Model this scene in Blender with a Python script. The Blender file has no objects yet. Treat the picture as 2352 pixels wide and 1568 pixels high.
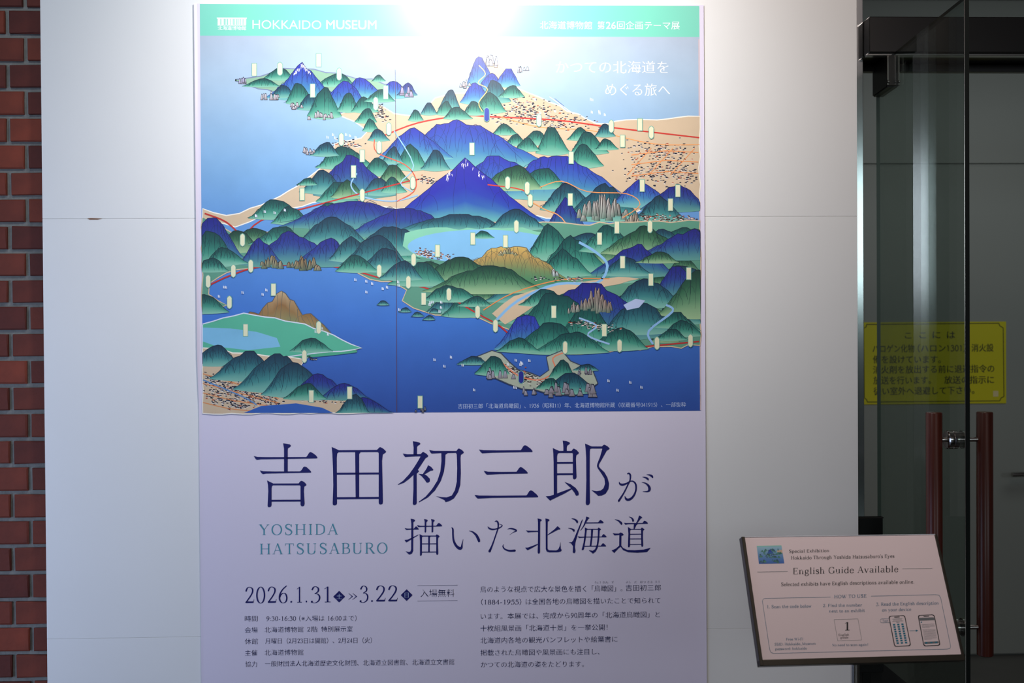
import bpy, bmesh, math, random
from mathutils import Vector, Matrix
S = bpy.context.scene
COL = S.collection

# ------------------------------------------------------------------ camera
FPX = 2520.0
CAM = Vector((0.0, -2.8, 1.52))
YAW, PITCH, ROLL = math.radians(1.83), math.radians(.58), -.0064
FW = Vector((math.sin(YAW)*math.cos(PITCH), math.cos(YAW)*math.cos(PITCH), -math.sin(PITCH)))
R0 = FW.cross(Vector((0, 0, 1))).normalized()
U0 = R0.cross(FW)
RT = (R0*math.cos(ROLL) + U0*math.sin(ROLL)).normalized()
UP = RT.cross(FW).normalized()
cd = bpy.data.cameras.new('camera')
cam = bpy.data.objects.new('camera', cd)
COL.objects.link(cam)
cd.sensor_width = 36.0
cd.lens = FPX/2352*36.0
cam.matrix_world = Matrix(((RT.x, UP.x, -FW.x, CAM.x), (RT.y, UP.y, -FW.y, CAM.y),
                           (RT.z, UP.z, -FW.z, CAM.z), (0, 0, 0, 1)))
cd.dof.use_dof = True
cd.dof.focus_distance = 2.75
cd.dof.aperture_fstop = 5.0
cd.clip_start = .05
S.camera = cam

# ------------------------------------------------------------------ world, lights, exposure
w = bpy.data.worlds.new('world')
S.world = w
w.use_nodes = True
w.node_tree.nodes['Background'].inputs[0].default_value = (.74, .70, .72, 1)
w.node_tree.nodes['Background'].inputs[1].default_value = .045
S.view_settings.view_transform = 'Standard'
S.view_settings.look = 'None'
S.view_settings.gamma = 1
S.view_settings.use_curve_mapping = False
S.view_settings.exposure = 0.0


def lamp(name, kind, loc, aim, energy, color, **kw):
    l = bpy.data.lights.new(name, kind)
    l.energy = energy
    l.color = color
    for k, v in kw.items():
        setattr(l, k, v)
    o = bpy.data.objects.new(name, l)
    COL.objects.link(o)
    o.location = loc
    o.rotation_euler = (Vector(aim) - Vector(loc)).to_track_quat('-Z', 'Y').to_euler()
    return o


# ceiling spotlight in front of the poster, warmer one to its right, daylight from windows at the left
lamp('spot_poster', 'SPOT', (-.05, -.85, 2.66), (-.05, 0, 2.10), 86, (1.0, .985, .98), spot_size=math.radians(112), spot_blend=1.0, shadow_soft_size=.10)
lamp('spot_cool', 'SPOT', (-1.0, -1.2, 3.0), (-.85, 0, 2.1), 29, (.80, .90, 1.0), spot_size=math.radians(80), spot_blend=1.0, shadow_soft_size=.08)
lamp('spot_warm', 'SPOT', (.95, -1.1, 3.0), (.80, 0, 2.15), 25, (1.0, .84, .74), spot_size=math.radians(85), spot_blend=1.0, shadow_soft_size=.08)
lamp('window_daylight', 'AREA', (-2.45, -1.45, 1.05), (-1.35, 0, .95), 12, (.52, .66, 1.0), shape='RECTANGLE', size=1.2, size_y=1.8, spread=math.radians(105))
lamp('window_rear', 'AREA', (4.36, -9.0, 2.62), (4.36, 0, 2.62), 30, (.84, .94, 1.0), shape='RECTANGLE', size=1.4, size_y=1.45)
lamp('window_rear', 'AREA', (-1.5, -9.0, 2.62), (-1.5, 0, 2.62), 28, (.84, .94, 1.0), shape='RECTANGLE', size=1.3, size_y=1.45)
lamp('sign_fill', 'SPOT', (.88, -1.00, 2.95), (.78, -.62, .95), 66, (1.0, .88, .855), spot_size=math.radians(32), spot_blend=.8, shadow_soft_size=.12)  # added fill spot that brightens the guide sheet, no real fixture
lamp('lobby_lamp', 'AREA', (1.6, -3.2, 3.1), (1.2, -.3, .8), 3.5, (1.0, .82, .74), shape='RECTANGLE', size=1.2, size_y=1.2)
lamp('hall_lamp', 'AREA', (2.5, .75, 2.5), (2.2, 2.2, .55), 4.6, (.93, 1.0, .98), shape='RECTANGLE', size=1.2, size_y=.8)

# ------------------------------------------------------------------ helpers


def ray(x, y):
    return FW + RT*((x-1176)/FPX) - UP*((y-784)/FPX)


def P(x, y, Y=0.0):                       # point where a measured sight line meets the plane at depth Y
    d = ray(x, y)
    return CAM + d*((Y-CAM.y)/d.y)


def lin(c):
    return tuple((v/255/12.92 if v/255 <= .04045 else ((v/255+.055)/1.055)**2.4) for v in c)


MATS = {}


def mat(name, rgb=(200, 200, 200), rough=.6, metal=0.0, spec=.5, noise=0.0, scale=8.0, bump=0.0, bscale=60.0, attr=None, stretch=None, rnd=0.0):
    if name in MATS:
        return MATS[name]
    m = bpy.data.materials.new(name)
    m.use_nodes = True
    nt = m.node_tree
    b = nt.nodes['Principled BSDF']
    b.inputs['Roughness'].default_value = rough
    b.inputs['Metallic'].default_value = metal
    b.inputs['Specular IOR Level'].default_value = spec
    base = lin(rgb)
    b.inputs['Base Color'].default_value = (*base, 1)
    tc = nt.nodes.new('ShaderNodeTexCoord')
    mp = nt.nodes.new('ShaderNodeMapping')
    nt.links.new(tc.outputs['Object'], mp.inputs[0])
    if stretch:
        mp.inputs['Scale'].default_value = stretch
    src = None
    if attr:
        a = nt.nodes.new('ShaderNodeAttribute')
        a.attribute_name = attr
        src = a.outputs['Color']
    if noise or rnd:
        n = nt.nodes.new('ShaderNodeTexNoise')
        n.inputs['Scale'].default_value = scale
        n.inputs['Detail'].default_value = 5
        nt.links.new(mp.outputs[0], n.inputs['Vector'])
        mr = nt.nodes.new('ShaderNodeMapRange')
        mr.inputs[1].default_value = .25
        mr.inputs[2].default_value = .75
        mr.inputs[3].default_value = 1-noise
        mr.inputs[4].default_value = 1+noise
        nt.links.new(n.outputs['Fac'], mr.inputs[0])
        mx = nt.nodes.new('ShaderNodeMixRGB')
        mx.blend_type = 'MULTIPLY'
        mx.inputs[0].default_value = 1
        mx.inputs[1].default_value = (*base, 1)
        if src:
            nt.links.new(src, mx.inputs[1])
        nt.links.new(mr.outputs[0], mx.inputs[2])
        src = mx.outputs[0]
        if rnd:
            oi = nt.nodes.new('ShaderNodeObjectInfo')
            rp = nt.nodes.new('ShaderNodeValToRGB')
            rp.color_ramp.interpolation = 'LINEAR'
            e = rp.color_ramp.elements
            e[0].position = 0
            e[0].color = (.55, .42, .50, 1)
            e[1].position = 1
            e[1].color = (1.30, 1.12, .92, 1)
            k = rp.color_ramp.elements.new(.5)
            k.color = (.95, .85, .80, 1)
            nt.links.new(oi.outputs['Random'], rp.inputs[0])
            m2 = nt.nodes.new('ShaderNodeMixRGB')
            m2.blend_type = 'MULTIPLY'
            m2.inputs[0].default_value = rnd
            nt.links.new(src, m2.inputs[1])
            nt.links.new(rp.outputs[0], m2.inputs[2])
            src = m2.outputs[0]
    if src:
        nt.links.new(src, b.inputs['Base Color'])
    if bump:
        n2 = nt.nodes.new('ShaderNodeTexNoise')
        n2.inputs['Scale'].default_value = bscale
        n2.inputs['Detail'].default_value = 4
        nt.links.new(mp.outputs[0], n2.inputs['Vector'])
        bp = nt.nodes.new('ShaderNodeBump')
        bp.inputs['Strength'].default_value = bump
        bp.inputs['Distance'].default_value = .002
        nt.links.new(n2.outputs['Fac'], bp.inputs['Height'])
        nt.links.new(bp.outputs[0], b.inputs['Normal'])
    MATS[name] = m
    return m


def link(name, me, m, parent=None, smooth=False):
    o = bpy.data.objects.new(name, me)
    COL.objects.link(o)
    if m:
        for k in (m if isinstance(m, (list, tuple)) else [m]):
            me.materials.append(k)
    if parent:
        o.parent = parent
    if smooth:
        me.shade_smooth()
    return o


def tag(o, label=None, cat=None, group=None, kind=None):
    if label:
        o['label'] = label
    if cat:
        o['category'] = cat
    if group:
        o['group'] = group
    if kind:
        o['kind'] = kind
    return o


def empty(name, loc=(0, 0, 0)):
    o = bpy.data.objects.new(name, None)
    COL.objects.link(o)
    o.location = loc
    o.empty_display_size = .1
    return o


def setp(o, p):                           # parent, keeping world-space mesh coordinates
    o.parent = p
    bpy.context.view_layer.update()
    o.matrix_parent_inverse = p.matrix_world.inverted()


def box_me(name, lo, hi, bev=0.0, seg=2):
    bm = bmesh.new()
    bmesh.ops.create_cube(bm, size=1)
    for v in bm.verts:
        v.co = Vector(((lo[i]+hi[i])/2 + v.co[i]*(hi[i]-lo[i]) for i in range(3)))
    if bev:
        bmesh.ops.bevel(bm, geom=bm.edges[:], offset=bev, segments=seg, affect='EDGES', profile=.5)
    me = bpy.data.meshes.new(name)
    bm.to_mesh(me)
    bm.free()
    return me


def box(name, lo, hi, m, parent=None, bev=0.0, seg=2):
    o = link(name, box_me(name, lo, hi, bev, seg), m)
    if parent:
        setp(o, parent)
    return o


def lathe(name, prof, origin, axis, m, parent=None, n=28):
    """prof: list of (distance along axis, radius)"""
    ax = Vector(axis).normalized()
    u = ax.orthogonal().normalized()
    v = ax.cross(u)
    vs, fs = [], []
    for (t, r) in prof:
        for k in range(n):
            a = 2*math.pi*k/n
            vs.append(Vector(origin) + ax*t + (u*math.cos(a) + v*math.sin(a))*r)
    for i in range(len(prof)-1):
        for k in range(n):
            fs.append((i*n+k, i*n+(k+1) % n, (i+1)*n+(k+1) % n, (i+1)*n+k))
    fs.append(tuple(range(n))[::-1])
    fs.append(tuple(range((len(prof)-1)*n, len(prof)*n)))
    me = bpy.data.meshes.new(name)
    me.from_pydata(vs, [], fs)
    me.shade_smooth()
    me.set_sharp_from_angle(angle=math.radians(40))
    o = link(name, me, m)
    if parent:
        setp(o, parent)
    return o


# ------------------------------------------------------------------ materials
M_PANEL = mat('white_panel', (232, 231, 229), .42, noise=.02, scale=2.5, bump=.05, bscale=35, spec=.4)
M_BRICK = mat('brick_clay', (104, 46, 31), .8, noise=.25, scale=18, bump=.6, bscale=90, rnd=1.0)
M_MORTAR = mat('mortar', (122, 122, 117), .95, noise=.16, scale=45, bump=.9, bscale=160)
M_PAPER = mat('poster_paper', (224, 216, 234), .36, spec=.5, noise=.008, scale=1.6, bump=.04, bscale=5)
M_NAVY = mat('navy_ink', (24, 26, 100), .4)
M_NAVY2 = mat('navy_small_ink', (30, 34, 84), .4)
M_TEAL = mat('teal_ink', (80, 150, 172), .4)
M_MINT = mat('mint_ink', (118, 208, 184), .34)
M_WHITEINK = mat('white_ink', (245, 245, 248), .38)
M_PALEINK = mat('pale_caption_ink', (190, 205, 232), .4)
M_PICT = mat('picture_ink', (120, 160, 210), .34, attr='Col', noise=.05, scale=14)
M_STEEL = mat('brushed_steel', (206, 210, 214), .14, metal=1, noise=.05, scale=6, stretch=(60, 60, .5))
M_CHROME = mat('polished_steel', (190, 186, 182), .18, metal=1)
M_DARKHEAD = mat('dark_bronze_header', (20, 16, 15), .25, metal=.0, noise=.1, scale=3)
M_DARKPATCH = mat('dark_fitting', (60, 58, 58), .35, metal=.7)
M_WOOD = mat('red_brown_wood', (76, 28, 16), .32, noise=.30, scale=60, stretch=(3, 3, .12), spec=.5)
M_FARWALL = mat('grey_door_paint', (150, 154, 150), .45, noise=.02, scale=1.5)
M_FLOOR = mat('stone_floor', (96, 94, 92), .35, noise=.1, scale=5)
M_CEIL = mat('ceiling_paint', (120, 120, 118), .9)
M_BLACK = mat('black_board', (10, 11, 14), .4)
M_GREYB = mat('dark_grey_cloth', (40, 40, 40), .8)
M_YELLOW = mat('yellow_plate', (216, 206, 16), .45)
M_SIGNINK = mat('sign_black_ink', (40, 44, 20), .5)
M_CREAM = mat('cream_sticker', (232, 215, 160), .5)
M_FRAME = mat('bronze_frame', (70, 66, 58), .32, metal=.7, noise=.06, scale=30)
M_GUIDE = mat('guide_paper', (230, 211, 210), .35, noise=.01, scale=4)
M_EDGE = mat('guide_margin', (196, 200, 206), .3)
M_INKD = mat('dark_ink', (38, 34, 36), .5)
M_INKB = mat('blue_grey_ink', (74, 112, 138), .5)
M_INKT = mat('teal_button_ink', (24, 116, 140), .5)
M_GREYI = mat('grey_ink', (108, 112, 114), .5)
M_CHIP = mat('brown_chipped_core', (120, 84, 60), .9)

# glass: thin tinted faces, dark green edges
g = bpy.data.materials.new('tinted_glass')
g.use_nodes = True
nt = g.node_tree
nt.nodes.clear()
out = nt.nodes.new('ShaderNodeOutputMaterial')
mixs = nt.nodes.new('ShaderNodeMixShader')
tr = nt.nodes.new('ShaderNodeBsdfTransparent')
tr.inputs[0].default_value = (.80, .86, .83, 1)
gl = nt.nodes.new('ShaderNodeBsdfGlossy')
gl.inputs['Roughness'].default_value = .015
fr = nt.nodes.new('ShaderNodeFresnel')
fr.inputs[0].default_value = 1.5
geo = nt.nodes.new('ShaderNodeNewGeometry')
ior = nt.nodes.new('ShaderNodeMapRange')      # same reflectance entering and leaving the pane
ior.inputs[3].default_value = 1.5
ior.inputs[4].default_value = 1/1.5
nt.links.new(geo.outputs['Backfacing'], ior.inputs[0])
nt.links.new(ior.outputs[0], fr.inputs[0])
nt.links.new(fr.outputs[0], mixs.inputs[0])
nt.links.new(tr.outputs[0], mixs.inputs[1])
nt.links.new(gl.outputs[0], mixs.inputs[2])
nt.links.new(mixs.outputs[0], out.inputs[0])
M_GLASS = g
M_GEDGE = mat('glass_edge', (6, 14, 12), .5, spec=.25)
M_GEDGE2 = mat('glass_edge_lit', (92, 116, 108), .3)  # lighter copy for the hinge edge, its highlight line put into the colour

# ------------------------------------------------------------------ structure
floor = tag(box('floor', (-5, -6, -.1), (5, 2.6, 0), M_FLOOR), 'dark polished stone floor', kind='structure')
ceil = tag(box('ceiling', (.9, .40, 3.03), (5, 2.6, 3.12), M_CEIL), 'dim ceiling of the hall behind the glass door', kind='structure')

PXL, PXR = -1.0907, .9817
wall = tag(box('wall_front', (PXL+.01, .012, 0), (PXR-.004, .032, 2.868), M_PANEL), 'white panelled partition wall carrying the poster', kind='structure')
for z0, z1 in ((0, .7480), (.7484, 1.8080), (1.8084, 2.868)):
    p = box('panel', (PXL, 0, z0), (PXR, .0115, z1), M_PANEL, wall, .0004, 1)
# small brown chip on the upper seam, left side
a, b = P(200, 502, -.0004), P(236, 503.5, -.0004)
me = bpy.data.meshes.new('chip')
pts = [(200, 501.5), (208, 500.8), (222, 501.2), (236, 502), (224, 504.2), (206, 504.4)]
me.from_pydata([P(x, y, -.0004) for x, y in pts], [], [tuple(range(6))[::-1]])
c = link('chipped_spot', me, M_CHIP)
setp(c, wall)
c['label'] = 'small brown chip in the seam between two white panels'

# brick wall
rng = random.Random(4)
bw = tag(box('wall_left', (-2.2, .046, 0), (-.97, .16, 2.868), M_MORTAR), 'red brick wall with grey mortar', kind='structure')
pitch = (P(50, 80, .035) - P(50, 142.04, .035)).z
ztop0 = P(50, 24, .035).z
xA = P(14, 50, .035).x
xB = P(56, 112, .035).x
bricks = {}


def brick_mesh(L, v):
    key = (L, v)
    if key in bricks:
        return bricks[key]
    bm = bmesh.new()
    bmesh.ops.create_cube(bm, size=1)
    for q in bm.verts:
        q.co = Vector((q.co.x*L, q.co.y*.02, q.co.z*(pitch-.0115)))
    bmesh.ops.bevel(bm, geom=[e for e in bm.edges if all(x.co.y < 0 for x in e.verts)], offset=.0022, segments=1, affect='EDGES')
    r = random.Random(v)
    for q in bm.verts:
        q.co.x += r.uniform(-.0014, .0014)
        q.co.z += r.uniform(-.0014, .0014)
    me = bpy.data.meshes.new('brick')
    bm.to_mesh(me)
    bm.free()
    me.materials.append(M_BRICK)
    bricks[key] = me
    return me


for k in range(-5, 34):
    zc = ztop0 - k*pitch - (pitch-.0115)/2
    if zc < .03 or zc > 2.84 or k > 26 or k < -2:
        continue
    head = (k % 2 == 0)
    jx = xA if head else xB
    unit = .110 if head else .220
    n = 3 if head else 2
    for i in range(-n, 2 if head else 1):
        x0 = jx + i*unit
        L = unit-.0115
        if x0 > -1.08:
            continue
        if x0+unit > -.975:
            L -= x0+unit+.975
        o = bpy.data.objects.new('brick', brick_mesh(round(L, 4), rng.randint(0, 5)))
        COL.objects.link(o)
        o.location = (x0+.00575+L/2, .0475+rng.uniform(-.0008, .0008), zc)
        o.rotation_euler = (0, rng.uniform(-.004, .004), rng.uniform(-.003, .003))
        setp(o, bw)

# hall behind the door: far wall, grey double door, side
zs = P(2100, 378, 2.2).z
fw = tag(box('wall_back', (.9, 2.21, 0), (5, 2.33, 3.03), M_FARWALL), 'grey painted wall at the back of the hall', kind='structure')
box('upper_panel', (.95, 2.195, zs+.006), (4.9, 2.2095, 3.02), M_FARWALL, fw)
fd = tag(box('door_2', (1.2, 2.19, .01), (3.3, 2.2095, zs-.006), M_FARWALL, None, .002), 'wide flat grey door behind the glass door', kind='structure')
hb = P(2322, 1088, 2.15)
lathe('lever_handle', [(0, .004), (.004, .011), (.15, .011), (.156, .006)], (hb.x-.015, 2.12, hb.z), (1, 0, .02), M_CHROME, fd)
lathe('lever_rose', [(0, .026), (.010, .024), (.012, .012), (.07, .011)], (hb.x+.11, 2.19, hb.z), (0, -1, 0), M_CHROME, fd)

# header over the doorway and steel post
zb, zt = P(2100, 120, .25).z, P(2100, 38, .25).z
hd = tag(box('trim_1', (1.1058, .25, zb), (3.4, .42, zt), M_DARKHEAD, None, .002), 'dark bronze header beam above the doorway', kind='structure')
box('track_lip', (1.1058, .262, zb-.006), (3.4, .285, zb-.0002), M_CHROME, hd, .001)
box('track_lip', (1.112, .385, zb-.022), (3.4, .41, zb-.0002), M_DARKPATCH, hd, .001)
post = tag(box('trim_2', (1.060, .300, 0), (1.1052, .372, 2.868), M_STEEL, None, .0015), 'brushed steel door post beside the white partition', kind='structure')
box('glazing_bead', (1.0, .315, 0), (1.0595, .36, 2.868), M_DARKPATCH, post)
tag(box('wall_side', (1.00, .374, 0), (1.03, 2.19, 3.02), M_FARWALL), 'grey side wall of the hall hidden behind the partition', kind='structure')

# ------------------------------------------------------------------ glass door
door = tag(empty('door_1', (1.17, .4, 0)), 'open frameless glass door with dark green edge', kind='structure')


def dx(Y):
    return 1.143 + (Y+.28)*.0637


def slab(name, y0, y1, z0, z1, t, m, parent, bev=0.0, off=0.0):
    bm = bmesh.new()
    vs = []
    for (Y, s) in ((y0, -1), (y0, 1), (y1, 1), (y1, -1)):
        for z in (z0, z1):
            vs.append(bm.verts.new((dx(Y)+off+s*t/2, Y, z)))
    def q(*i):
        return bm.faces.new([vs[k] for k in i])
    f = [q(0, 2, 3, 1), q(2, 4, 5, 3), q(4, 6, 7, 5), q(6, 0, 1, 7), q(1, 3, 5, 7), q(0, 6, 4, 2)]
    if len(m) > 1:
        for i in (0, 2, 4, 5):
            f[i].material_index = 1
        if len(m) > 2:
            f[2].material_index = 2
    bmesh.ops.recalc_face_normals(bm, faces=bm.faces[:])
    if bev:
        bmesh.ops.bevel(bm, geom=bm.edges[:], offset=bev, segments=2, affect='EDGES')
    me = bpy.data.meshes.new(name)
    bm.to_mesh(me)
    bm.free()
    o = link(name, me, list(m))
    setp(o, parent)
    return o


slab('glass_pane', -.277, .405, .012, zb-.004, .011, (M_GLASS, M_GEDGE, M_GEDGE2), door)
slab('top_fitting', .268, .405, 2.20, zb-.0035, .034, (M_DARKPATCH,), door, .003)
slab('fitting_edge', .262, .2675, 2.203, zb-.004, .036, (M_DARKPATCH,), door, .001)
for o_ in (-.0155, .0155):
    slab('fitting_line', .2605, .2635, 2.204, zb-.006, .0035, (M_CHROME,), door, .0008, o_)
slab('bottom_fitting', .262, .405, .006, .10, .034, (M_DARKPATCH,), door, .003)

slab('chamfer_glint', -.2782, -.2772, .012, zb-.004, .0012, (M_CHROME,), door, 0, -.0062)  # added chrome sliver imitating the bright glint along the glass corner
for o_ in (-.0155, .0155):
    lathe('bolt_head', [(0, .0045), (.002, .0042), (.004, .0022)], (dx(.26)+o_, .2605, 2.213), (0, -1, 0), M_CHROME, door, 16)

HY = -.222
hz1, hz0 = P(2203, 946, HY).z, P(2203, 1506, HY).z
for s, px in ((-1, 2146), (1, 2262)):
    hx = P(px, 1200, HY).x
    L = hz1-hz0
    hnd = lathe('pull_handle', [(0, .0155), (.0022, .0188), (L-.0022, .0188), (L, .0170)], (hx, HY, hz0), (0, 0, 1), M_WOOD, door, 40)
    hnd['label'] = 'vertical red-brown wooden pull bar on the %s side of the glass' % ('left' if s < 0 else 'right')
    for py in (1009, 1440):
        z = P(2203, py, HY).z
        gx = dx(HY)
        d = abs(hx-gx)
        st = lathe('standoff', [(0, .0055), (d-.010, .0055)] if s > 0 else [(0, .006), (d-.010, .006)], (gx+s*.006, HY, z), (s, 0, 0), M_CHROME, None, 24)
        setp(st, hnd)
        if s < 0:
            rs = lathe('rose', [(0, .0215), (.001, .0225), (.0105, .0225), (.0115, .0212), (.0125, .0212), (.0135, .0225), (.023, .0225), (.0255, .020), (.026, .013)], (gx-.0056, HY, z), (-1, 0, 0), M_CHROME, None, 36)
        else:
            rs = lathe('rose', [(0, .0215), (.004, .0215), (.005, .018)], (gx+.0056, HY, z), (1, 0, 0), M_CHROME, None, 36)
        setp(rs, hnd)

# ------------------------------------------------------------------ text machinery


class MB:
    auto = 0.0

    """collects flat polygons given in measured picture coordinates and puts them on a plane"""
    def __init__(self, mapper, step=0.0):
        self.v, self.f, self.c = [], [], []
        self.map = mapper
        self.lay = 0.0
        self.step = step

    def up(self, n=1):
        self.lay += self.step*n

    def poly(self, pts, col=None):
        self.lay += self.auto
        i = len(self.v)
        self.v += [self.map(x, y, self.lay) for x, y in pts]
        self.f.append(tuple(range(i, i+len(pts))))
        if col is None:
            col = (1, 1, 1)
        self.c += [col]*len(pts) if not isinstance(col, list) else col

    def tris(self, pts, faces):
        i = len(self.v)
        self.v += [self.map(x, y, self.lay) for x, y in pts]
        self.f += [tuple(i+k for k in f) for f in faces]
        self.c += [(1, 1, 1)]*len(pts)

    def stroke(self, path, col=None):
        """path: (x, y, width) -> ribbon with pointed or blunt ends"""
        n = len(path)
        self.lay += self.auto
        Lp, Rp = [], []
        for i, (x, y, wd) in enumerate(path):
            x0, y0, _ = path[max(0, i-1)]
            x1, y1, _ = path[min(n-1, i+1)]
            dxx, dyy = x1-x0, y1-y0
            L = math.hypot(dxx, dyy) or 1
            nx, ny = -dyy/L*wd/2, dxx/L*wd/2
            Lp.append((x+nx, y+ny))
            Rp.append((x-nx, y-ny))
        i = len(self.v)
        for a, b in zip(Lp, Rp):
            self.v += [self.map(*a, self.lay), self.map(*b, self.lay)]
        for k in range(n-1):
            self.f.append((i+2*k, i+2*k+1, i+2*k+3, i+2*k+2))
        cc = col or (1, 1, 1)
        self.c += cc if isinstance(cc, list) else [cc]*(2*n)

    def build(self, name, m, parent, label=None):
        me = bpy.data.meshes.new(name)
        me.from_pydata(self.v, [], self.f)
        ca = me.color_attributes.new('Col', 'FLOAT_COLOR', 'POINT')
        buf = []
        for c in self.c:
            buf += [c[0], c[1], c[2], 1.0]
        ca.data.foreach_set('color', buf)
        o = link(name, me, m)
        if parent:
            setp(o, parent)
        if label:
            o['label'] = label
        return o


def catmull(pts, n=6):
    out = []
    for i in range(len(pts)-1):
        p0 = pts[max(0, i-1)]
        p1, p2 = pts[i], pts[i+1]
        p3 = pts[min(len(pts)-1, i+2)]
        for k in range(n):
            t = k/n
            out.append(tuple(.5*(2*p1[j] + (p2[j]-p0[j])*t + (2*p0[j]-5*p1[j]+4*p2[j]-p3[j])*t*t + (3*p1[j]-p0[j]-3*p2[j]+p3[j])*t**3) for j in range(len(p1))))
    out.append(tuple(pts[-1]))
    return out


_cache = {}


def glyph_run(s, res=2, ky=.0, kx=.0, space=1.0):
    key = (s, res, ky, kx, space)
    if key in _cache:
        return _cache[key]
    cu = bpy.data.curves.new('t', 'FONT')
    cu.body = s
    cu.resolution_u = res
    cu.space_character = space
    ob = bpy.data.objects.new('t', cu)
    me = bpy.data.meshes.new_from_object(ob)
    vs = [[v.co.x, v.co.y] for v in me.vertices]
    fs = [tuple(p.vertices) for p in me.polygons]
    cnt = {}
    for f in fs:
        ar = 0
        for i in range(len(f)):
            a, b = vs[f[i]], vs[f[(i+1) % len(f)]]
            ar += a[0]*b[1]-a[1]*b[0]
        ff = f if ar > 0 else f[::-1]
        for i in range(len(ff)):
            e = (ff[i], ff[(i+1) % len(ff)])
            k = (min(e), max(e))
            cnt[k] = None if k in cnt else e
    nor = {}
    for e in cnt.values():
        if e:
            a, b = vs[e[0]], vs[e[1]]
            ddx, ddy = b[0]-a[0], b[1]-a[1]
            L = math.hypot(ddx, ddy)
            if L < 1e-7:
                continue
            for q in e:
                nor.setdefault(q, []).append((ddy/L, -ddx/L))
    new = [list(v) for v in vs]
    for q, ns in nor.items():
        nx, ny = sum(a for a, _ in ns)/len(ns), sum(b for _, b in ns)/len(ns)
        L = max(.35, math.hypot(nx, ny))
        new[q][0] -= kx*nx/L
        new[q][1] -= ky*ny/L
    bpy.data.objects.remove(ob)
    bpy.data.meshes.remove(me)
    bpy.data.curves.remove(cu)
    xs = [v[0] for v in new] or [0]
    _cache[key] = (new, fs, min(xs), max(xs))
    return _cache[key]


def jtext(mb, s, x0, x1, yl, yr=None, em=None, ky=.022, kx=.008, cap=None, res=2, space=1.0):
    """text centred on the line (x0,yl)-(x1,yr) and stretched to its ends; cap: baseline mode with given cap height"""
    yr = yl if yr is None else yr
    vs, fs, a, b = glyph_run(s, res, ky, kx, space)
    sx = (x1-x0)/(b-a)
    sy = em if em else sx
    off = .37
    if cap:
        sy = cap/.70
        off = 0
    pts = []
    for X, Y in vs:
        u = (X-a)/(b-a)
        pts.append((x0+(X-a)*sx, yl+(yr-yl)*u - (Y-off)*sy))
    mb.tris(pts, fs)


# hand drawn serif letters: units of 100, capitals 70 high
def E_(cx, cy, rx, ry, a0, a1, n=14):
    return [(cx+rx*math.cos(math.radians(a0+(a1-a0)*i/n)), cy+ry*math.sin(math.radians(a0+(a1-a0)*i/n))) for i in range(n+1)]


def V_(x, y0, y1):
    return ('T', [(x, y0), (x, y1)])


def sp(*p):
    return catmull(list(p), 5)


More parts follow.
